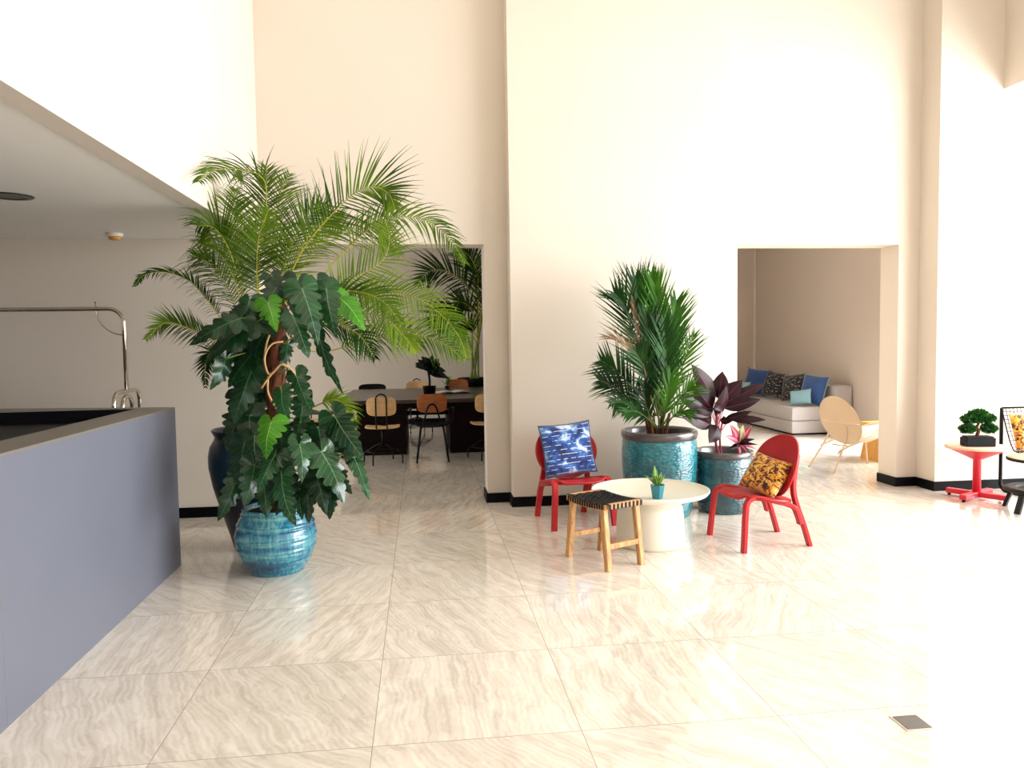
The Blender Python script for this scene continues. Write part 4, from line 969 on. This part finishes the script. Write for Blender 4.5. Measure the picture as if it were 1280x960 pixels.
# ------------------------------------------------------------------ dining room
def dining_table():
    r = thing('dining_table', 'long dark communal table on block pedestals in the dining room', 'dining table', (.6, 11.4, 0))
    m_ = MB(); m_.box((-1.1, 10.2, .70), (2.4, 12.7, .75), .004); m_.build('table_top', M['tabletop'], r, True)
    m_ = MB(); m_.box((-1.02, 10.28, .62), (2.3, 12.6, .70)); m_.build('apron', M['darkwood'], r, True)
    for x0, x1 in ((-.86, -.21), (.38, 1.5)):
        m_ = MB(); m_.box((x0, 10.38, 0), (x1, 12.4, .62), .004); m_.build('pedestal', M['darkwood'], r, True)
    m_ = MB(); m_.box((-.21, 11.3, .44), (.38, 11.4, .5)); m_.build('stretcher', M['darkwood'], r, True)
dining_table()
def squircle(hw, hh, n=36, e=.45):
    out = []
    for j in range(n):
        a = 2*PI*j/n; x = math.copysign(abs(math.cos(a))**e, math.cos(a)); y = math.copysign(abs(math.sin(a))**e, math.sin(a)); out.append((x*hw, y*hh))
    return out
def panel(m_, hw, hh, th, fn, e=.5):
    sq = squircle(hw, hh, 40, e); ks = [.001, .4, .75, .95, 1]
    m_.grid([[fn(x*k, y*k, th/2) for x, y in sq] for k in ks]+[[fn(x*k, y*k, -th/2) for x, y in sq] for k in reversed(ks)], closed=True)
GD = 'chairs around the dark dining table'
def ply_chair():
    # backrest at -y (nearest the camera), faces +y
    r = thing('swivel_chair', 'pale plywood swivel chair with black hoop back, left of the armchair, near table side', 'chair', (0, 0, 0), 0, GD)
    m_ = MB(); panel(m_, .215, .20, .014, lambda x, y, o: V((x, y, .45+o+.25*x*x+(-.02 if y > .15 else 0)))); m_.build('seat', M['ply'], r)
    m_ = MB(); panel(m_, .182, .118, .012, lambda x, z, o: V((x, -.22+o+1.0*x*x-.1*z, .725+z))); m_.build('backrest', M['ply'], r)
    m_ = MB(); R = .065
    pts = [(-R, -.12, .435), (-R, -.2, .45), (-R, -.235, .52), (-R, -.25, .80)]+[tuple(p) for p in arc((0, -.252, .815), R, 180, 0, 10, (1, 0, 0), (0, 0, 1))]+[(R, -.25, .80), (R, -.235, .52), (R, -.2, .45), (R, -.12, .435)]
    m_.tube(pts, .009, 8); m_.build('back_hoop', M['black_metal'], r)
    m_ = MB(); m_.tube([(0, 0, .2), (0, 0, .44)], .017, 12); m_.lathe([(.08, .425), (.08, .44)], n=20); m_.build('post', M['black_metal'], r)
    for k in range(4):
        a = PI/4+k*PI/2+.35; d = V((math.cos(a), math.sin(a), 0))
        m_ = MB(); m_.tube(cat([V((0, 0, .25)), d*.1+V((0, 0, .215)), d*.24+V((0, 0, .13)), d*.265+V((0, 0, .1)), d*.27], 14), .0095, 8); m_.build('leg', M['black_metal'], r)
    m_ = MB(); m_.tube([(.2*math.cos(2*PI*i/24), .2*math.sin(2*PI*i/24), .15) for i in range(24)], .006, 6, closed=True); m_.build('foot_ring', M['black_metal'], r)
    return r
pc = ply_chair(); pc.location = (-.49, 9.74, 0)
copy_tree(pc, (.84, 9.85, 0), math.radians(4), 'pale plywood swivel chair cut by the pillar edge, near side of dining table')
copy_tree(pc, (-.07, 12.98, 0), PI, 'pale plywood swivel chair across the dining table, behind the dark table plant')
def arm_chair():
    r = thing('armchair', 'black tubular armchair with orange plywood back at the dining table', 'chair', (0, 0, 0), 0, GD)
    m_ = MB(); panel(m_, .225, .21, .016, lambda x, y, o: V((x, y, .45+o+.5*x*x))); m_.build('seat', M['black_metal'], r)
    m_ = MB()
    def fb(x, z, o):
        return V((x, -.24+o+.9*x*x-.12*z, .745+z))
    panel(m_, .185, .118, .012, fb); m_.build('backrest', M['plyorange'], r)
    m_ = MB(); pts = cat([(-.13, -.18, .44), (-.09, -.24, .56), (-.05, -.262, .70), (0, -.265, .735), (.05, -.262, .70), (.09, -.24, .56), (.13, -.18, .44)], 24)
    m_.tube(pts, .011, 8); m_.build('back_support', M['black_metal'], r)
    for s in (-1, 1):
        m_ = MB(); m_.tube([(s*.14, -.17, .44), (s*.2, -.24, 0)], .011, 8); m_.build('leg', M['black_metal'], r)
        m_ = MB(); m_.tube([(s*.14, .17, .44), (s*.2, .22, 0)], .011, 8); m_.build('leg', M['black_metal'], r)
        m_ = MB(); m_.tube(cat([(s*.18, -.1, .45), (s*.25, -.1, .5), (s*.27, -.06, .64), (s*.27, .12, .65)], 14), .008, 8); m_.box((s*.27-.022, -.06, .65), (s*.27+.022, .15, .665), .004); m_.build('armrest', M['black_metal'], r)
    return r
ac = arm_chair(); ac.location = (.13, 9.82, 0)
copy_tree(ac, (.62, 12.9, 0), PI, 'orange plywood backed chair on the far side of the dining table')
def black_chair():
    r = thing('black_chair', 'black chair with slim flat back on the far side at left end of dining table', 'chair', (0, 0, 0), 0, GD)
    m_ = MB(); panel(m_, .22, .2, .016, lambda x, y, o: V((x, y, .45+o))); m_.build('seat', M['black_metal'], r)
    m_ = MB(); panel(m_, .23, .1, .018, lambda x, z, o: V((x, -.22+o+.6*x*x, .71+z))); m_.build('backrest', M['black_metal'], r)
    for s in (-1, 1):
        m_ = MB(); m_.tube([(s*.16, -.2, .7), (s*.17, -.2, .45), (s*.2, -.22, 0)], .01, 8); m_.build('leg', M['black_metal'], r)
        m_ = MB(); m_.tube([(s*.16, .18, .44), (s*.2, .2, 0)], .01, 8); m_.build('leg', M['black_metal'], r)
    return r
bc = black_chair(); bc.location = (-.82, 13.0, 0); bc.rotation_euler = (0, 0, PI)
copy_tree(pc, (-1.35, 10.75, 0), math.radians(-75), 'pale plywood swivel chair at the left end of the dining table, behind the lobed leaves')
copy_tree(bc, (-1.5, 12.0, 0), math.radians(-90), 'black chair at the far left end of the dining table')

def table_plant():
    c = onfloor(537, 497, .751); c.z = .7515
    r = thing('potted_plant', 'dark leafy potted plant in a black pot standing on the dining table', 'potted plant', c)
    y = c.y
    m_ = MB(); m_.lathe([(.07, 0), (.09, .15), (.095, .16), (.085, .16), (.08, .14), (.001, .14)], n=24); m_.build('pot', M['black_metal'], r)
    m_ = MB(); m_.tube(cat([c+V((0, 0, .12)), at(537, 475, y), at(535, 462, y)], 10), .016, 8); m_.build('trunk', M['black_metal'], r, True)
    T = [(520, 459), (522, 449), (519, 455), (527, 446), (540, 444), (548, 447), (552, 455), (557, 465), (559, 472), (552, 471), (545, 470), (540, 466), (530, 463), (546, 460), (536, 450)]
    for i, (x, yy) in enumerate(T*2):
        a = at(536+rnd.uniform(-4, 8), 464+rnd.uniform(-8, 2), y+rnd.uniform(-.08, .08)); tp = at(x+rnd.uniform(-2, 2), yy+rnd.uniform(-2, 2), y-.1+rnd.uniform(-.15, .15))
        leafpart(r, a, tp, (rnd.uniform(-.5, .5), -1, .5), 'blackgreen', OVAL, .95, bow=.1)
table_plant()
def magazines():
    c = onfloor(566, 491, .751); c.z = .751
    r = thing('magazine', 'open white magazine lying on the dining table', 'magazine', c, .15)
    m_ = MB()
    for s in (-1, 1):
        P = [[V((s*.24*t_, y, .012+.02*math.sin(PI*min(1, t_*1.1)))) for t_ in (0, .15, .3, .5, .75, 1)] for y in (-.16, .16)]
        m_.grid(P); m_.grid([[p-V((0, 0, .01)) for p in row] for row in P])
    m_.build('pages', M['paper'], r)
    c2 = onfloor(560, 487, .751); c2.z = .751
    r = thing('small_plant', 'tiny green sprig in a low dish on the dining table', 'potted plant', c2+V((0, .35, 0)))
    m_ = MB(); m_.lathe([(.03, 0), (.045, .04), (.04, .04), (.001, .03)], n=16); m_.build('dish', M['slate'], r)
    for i in range(10):
        a = rnd.uniform(0, 6.3); e = rnd.uniform(.6, 1.5); d = V((math.cos(a)*math.cos(e), math.sin(a)*math.cos(e), math.sin(e)))
        m_ = MB(); blade(m_, V((0, 0, .035)), V((0, 0, .035))+d*.19, V((-d.x, -d.y, 1)), OVAL, .6, .1, .3, 2); m_.build('leaf', M['succulent'], r, fix=False)
magazines()
def back_palm():
    c = at(594, 500, 13.4); c.z = 0
    r = thing('potted_palm', 'dark arching palm in a tall black planter in the dining room corner', 'potted plant', c)
    prof = [(.22, 0), (.235, .01), (.27, .4), (.30, .8), (.31, .86), (.30, .87), (.28, .85), (.27, .8)]
    pot(r, prof, M['black_metal'], c, .8, .27)
    for px, py in ((590, 400), (597, 380), (600, 410), (585, 420), (604, 390)):
        m_ = MB(); e = at(px, py, 13.4); s = V((c.x+rnd.uniform(-.1, .1), c.y, .8)); m_.tube(cat([s, (s+e)/2, e], 12), .018, 7); m_.build('stem', M['stemgreen'], r, True)
    D = 13.3
    FR = [([(597, 400, D), (590, 370, D), (575, 350, D-.2), (555, 338, D-.4), (535, 340, D-.6), (521, 358, D-.8)], .5, 26, (0, -.9, .3), .4, 'arecadark'),
          ([(598, 400, D), (598, 360, D), (596, 340, D), (588, 322, D), (575, 310, D)], .5, 24, (0, -1, 0), .3, 'arecadark'),
          ([(600, 410, D), (604, 370, D), (612, 340, D), (624, 322, D)], .5, 24, (0, -1, 0), .3, 'areca'),
          ([(596, 410, D), (588, 385, D), (575, 378, D-.2), (570, 385, D-.3)], .4, 18, (0, -.9, .3), .5, 'arecadark'),
          ([(596, 430, D), (580, 400, D), (565, 392, D-.2), (550, 395, D-.4), (540, 410, D-.5)], .5, 22, (0, -.9, .3), .6, 'arecadark'),
          ([(598, 420, D), (602, 390, D), (612, 370, D), (622, 372, D)], .5, 20, (0, -.9, .3), .5, 'areca'),
          ([(600, 430, D), (590, 410, D), (582, 405, D), (570, 425, D-.2)], .4, 18, (0, -.9, .3), .5, 'arecadark')]
    for pts, L, n, nr, dr, mt in FR: frond([at(*p) for p in pts], L, n, .016, nr, dr, .6, mt, r, .012, .25)
back_palm()

# ------------------------------------------------------------------ light: bright hazy sky through the glazing, plus area lamps added at windows
w = bpy.data.worlds.new('sky'); sc.world = w; w.use_nodes = True; nt = w.node_tree
bg = nt.nodes['Background']; co = nt.nodes.new('ShaderNodeTexCoord'); sp = nt.nodes.new('ShaderNodeSeparateXYZ')
mr = nt.nodes.new('ShaderNodeMapRange'); mr.inputs[1].default_value = -.12; mr.inputs[2].default_value = .12
mx = nt.nodes.new('ShaderNodeMix'); mx.data_type = 'RGBA'; mx.inputs[6].default_value = (.62, .58, .52, 1); mx.inputs[7].default_value = (.97, 1.0, 1.03, 1)
nt.links.new(co.outputs['Generated'], sp.inputs[0]); nt.links.new(sp.outputs[2], mr.inputs[0]); nt.links.new(mr.outputs[0], mx.inputs[0])
nt.links.new(mx.outputs[2], bg.inputs['Color']); bg.inputs['Strength'].default_value = 2.9
def window_lamp(name, loc, sx, sz, rz, power, col=(.95, .985, 1)):
    ld = bpy.data.lights.new(name, 'AREA'); ld.shape = 'RECTANGLE'; ld.size = sx; ld.size_y = sz; ld.energy = power; ld.color = col
    lo = bpy.data.objects.new(name, ld); COL.objects.link(lo); lo.location = loc; lo.rotation_euler = (PI/2, 0, rz)
    return lo
window_lamp('added_daylight', (7.4, 3.4, 1.95), 6.6, 3.6, PI/2, 960)
wl = window_lamp('added_daylight', (8.1, 8.7, 1.8), 1.7, 2.4, PI/2, 300)  # added lamp, narrowed and aimed to brighten sofa end and nook floor
wl.data.spread = math.radians(110)
wl.rotation_euler = (V((5.6, 10.4, .2))-V(wl.location)).to_track_quat('-Z', 'Y').to_euler()
window_lamp('added_daylight', (-6.6, 10.8, 1.5), 5, 2.9, -PI/2, 110)  # added lamp at the unseen dining window
vs = sc.view_settings; vs.view_transform = 'Standard'; vs.look = 'None'; vs.gamma = 1; vs.use_curve_mapping = False; vs.exposure = 0.12
cy_ = sc.cycles
cy_.max_bounces = 10; cy_.diffuse_bounces = 6; cy_.glossy_bounces = 4; cy_.sample_clamp_indirect = 8
cy_.use_denoising = True
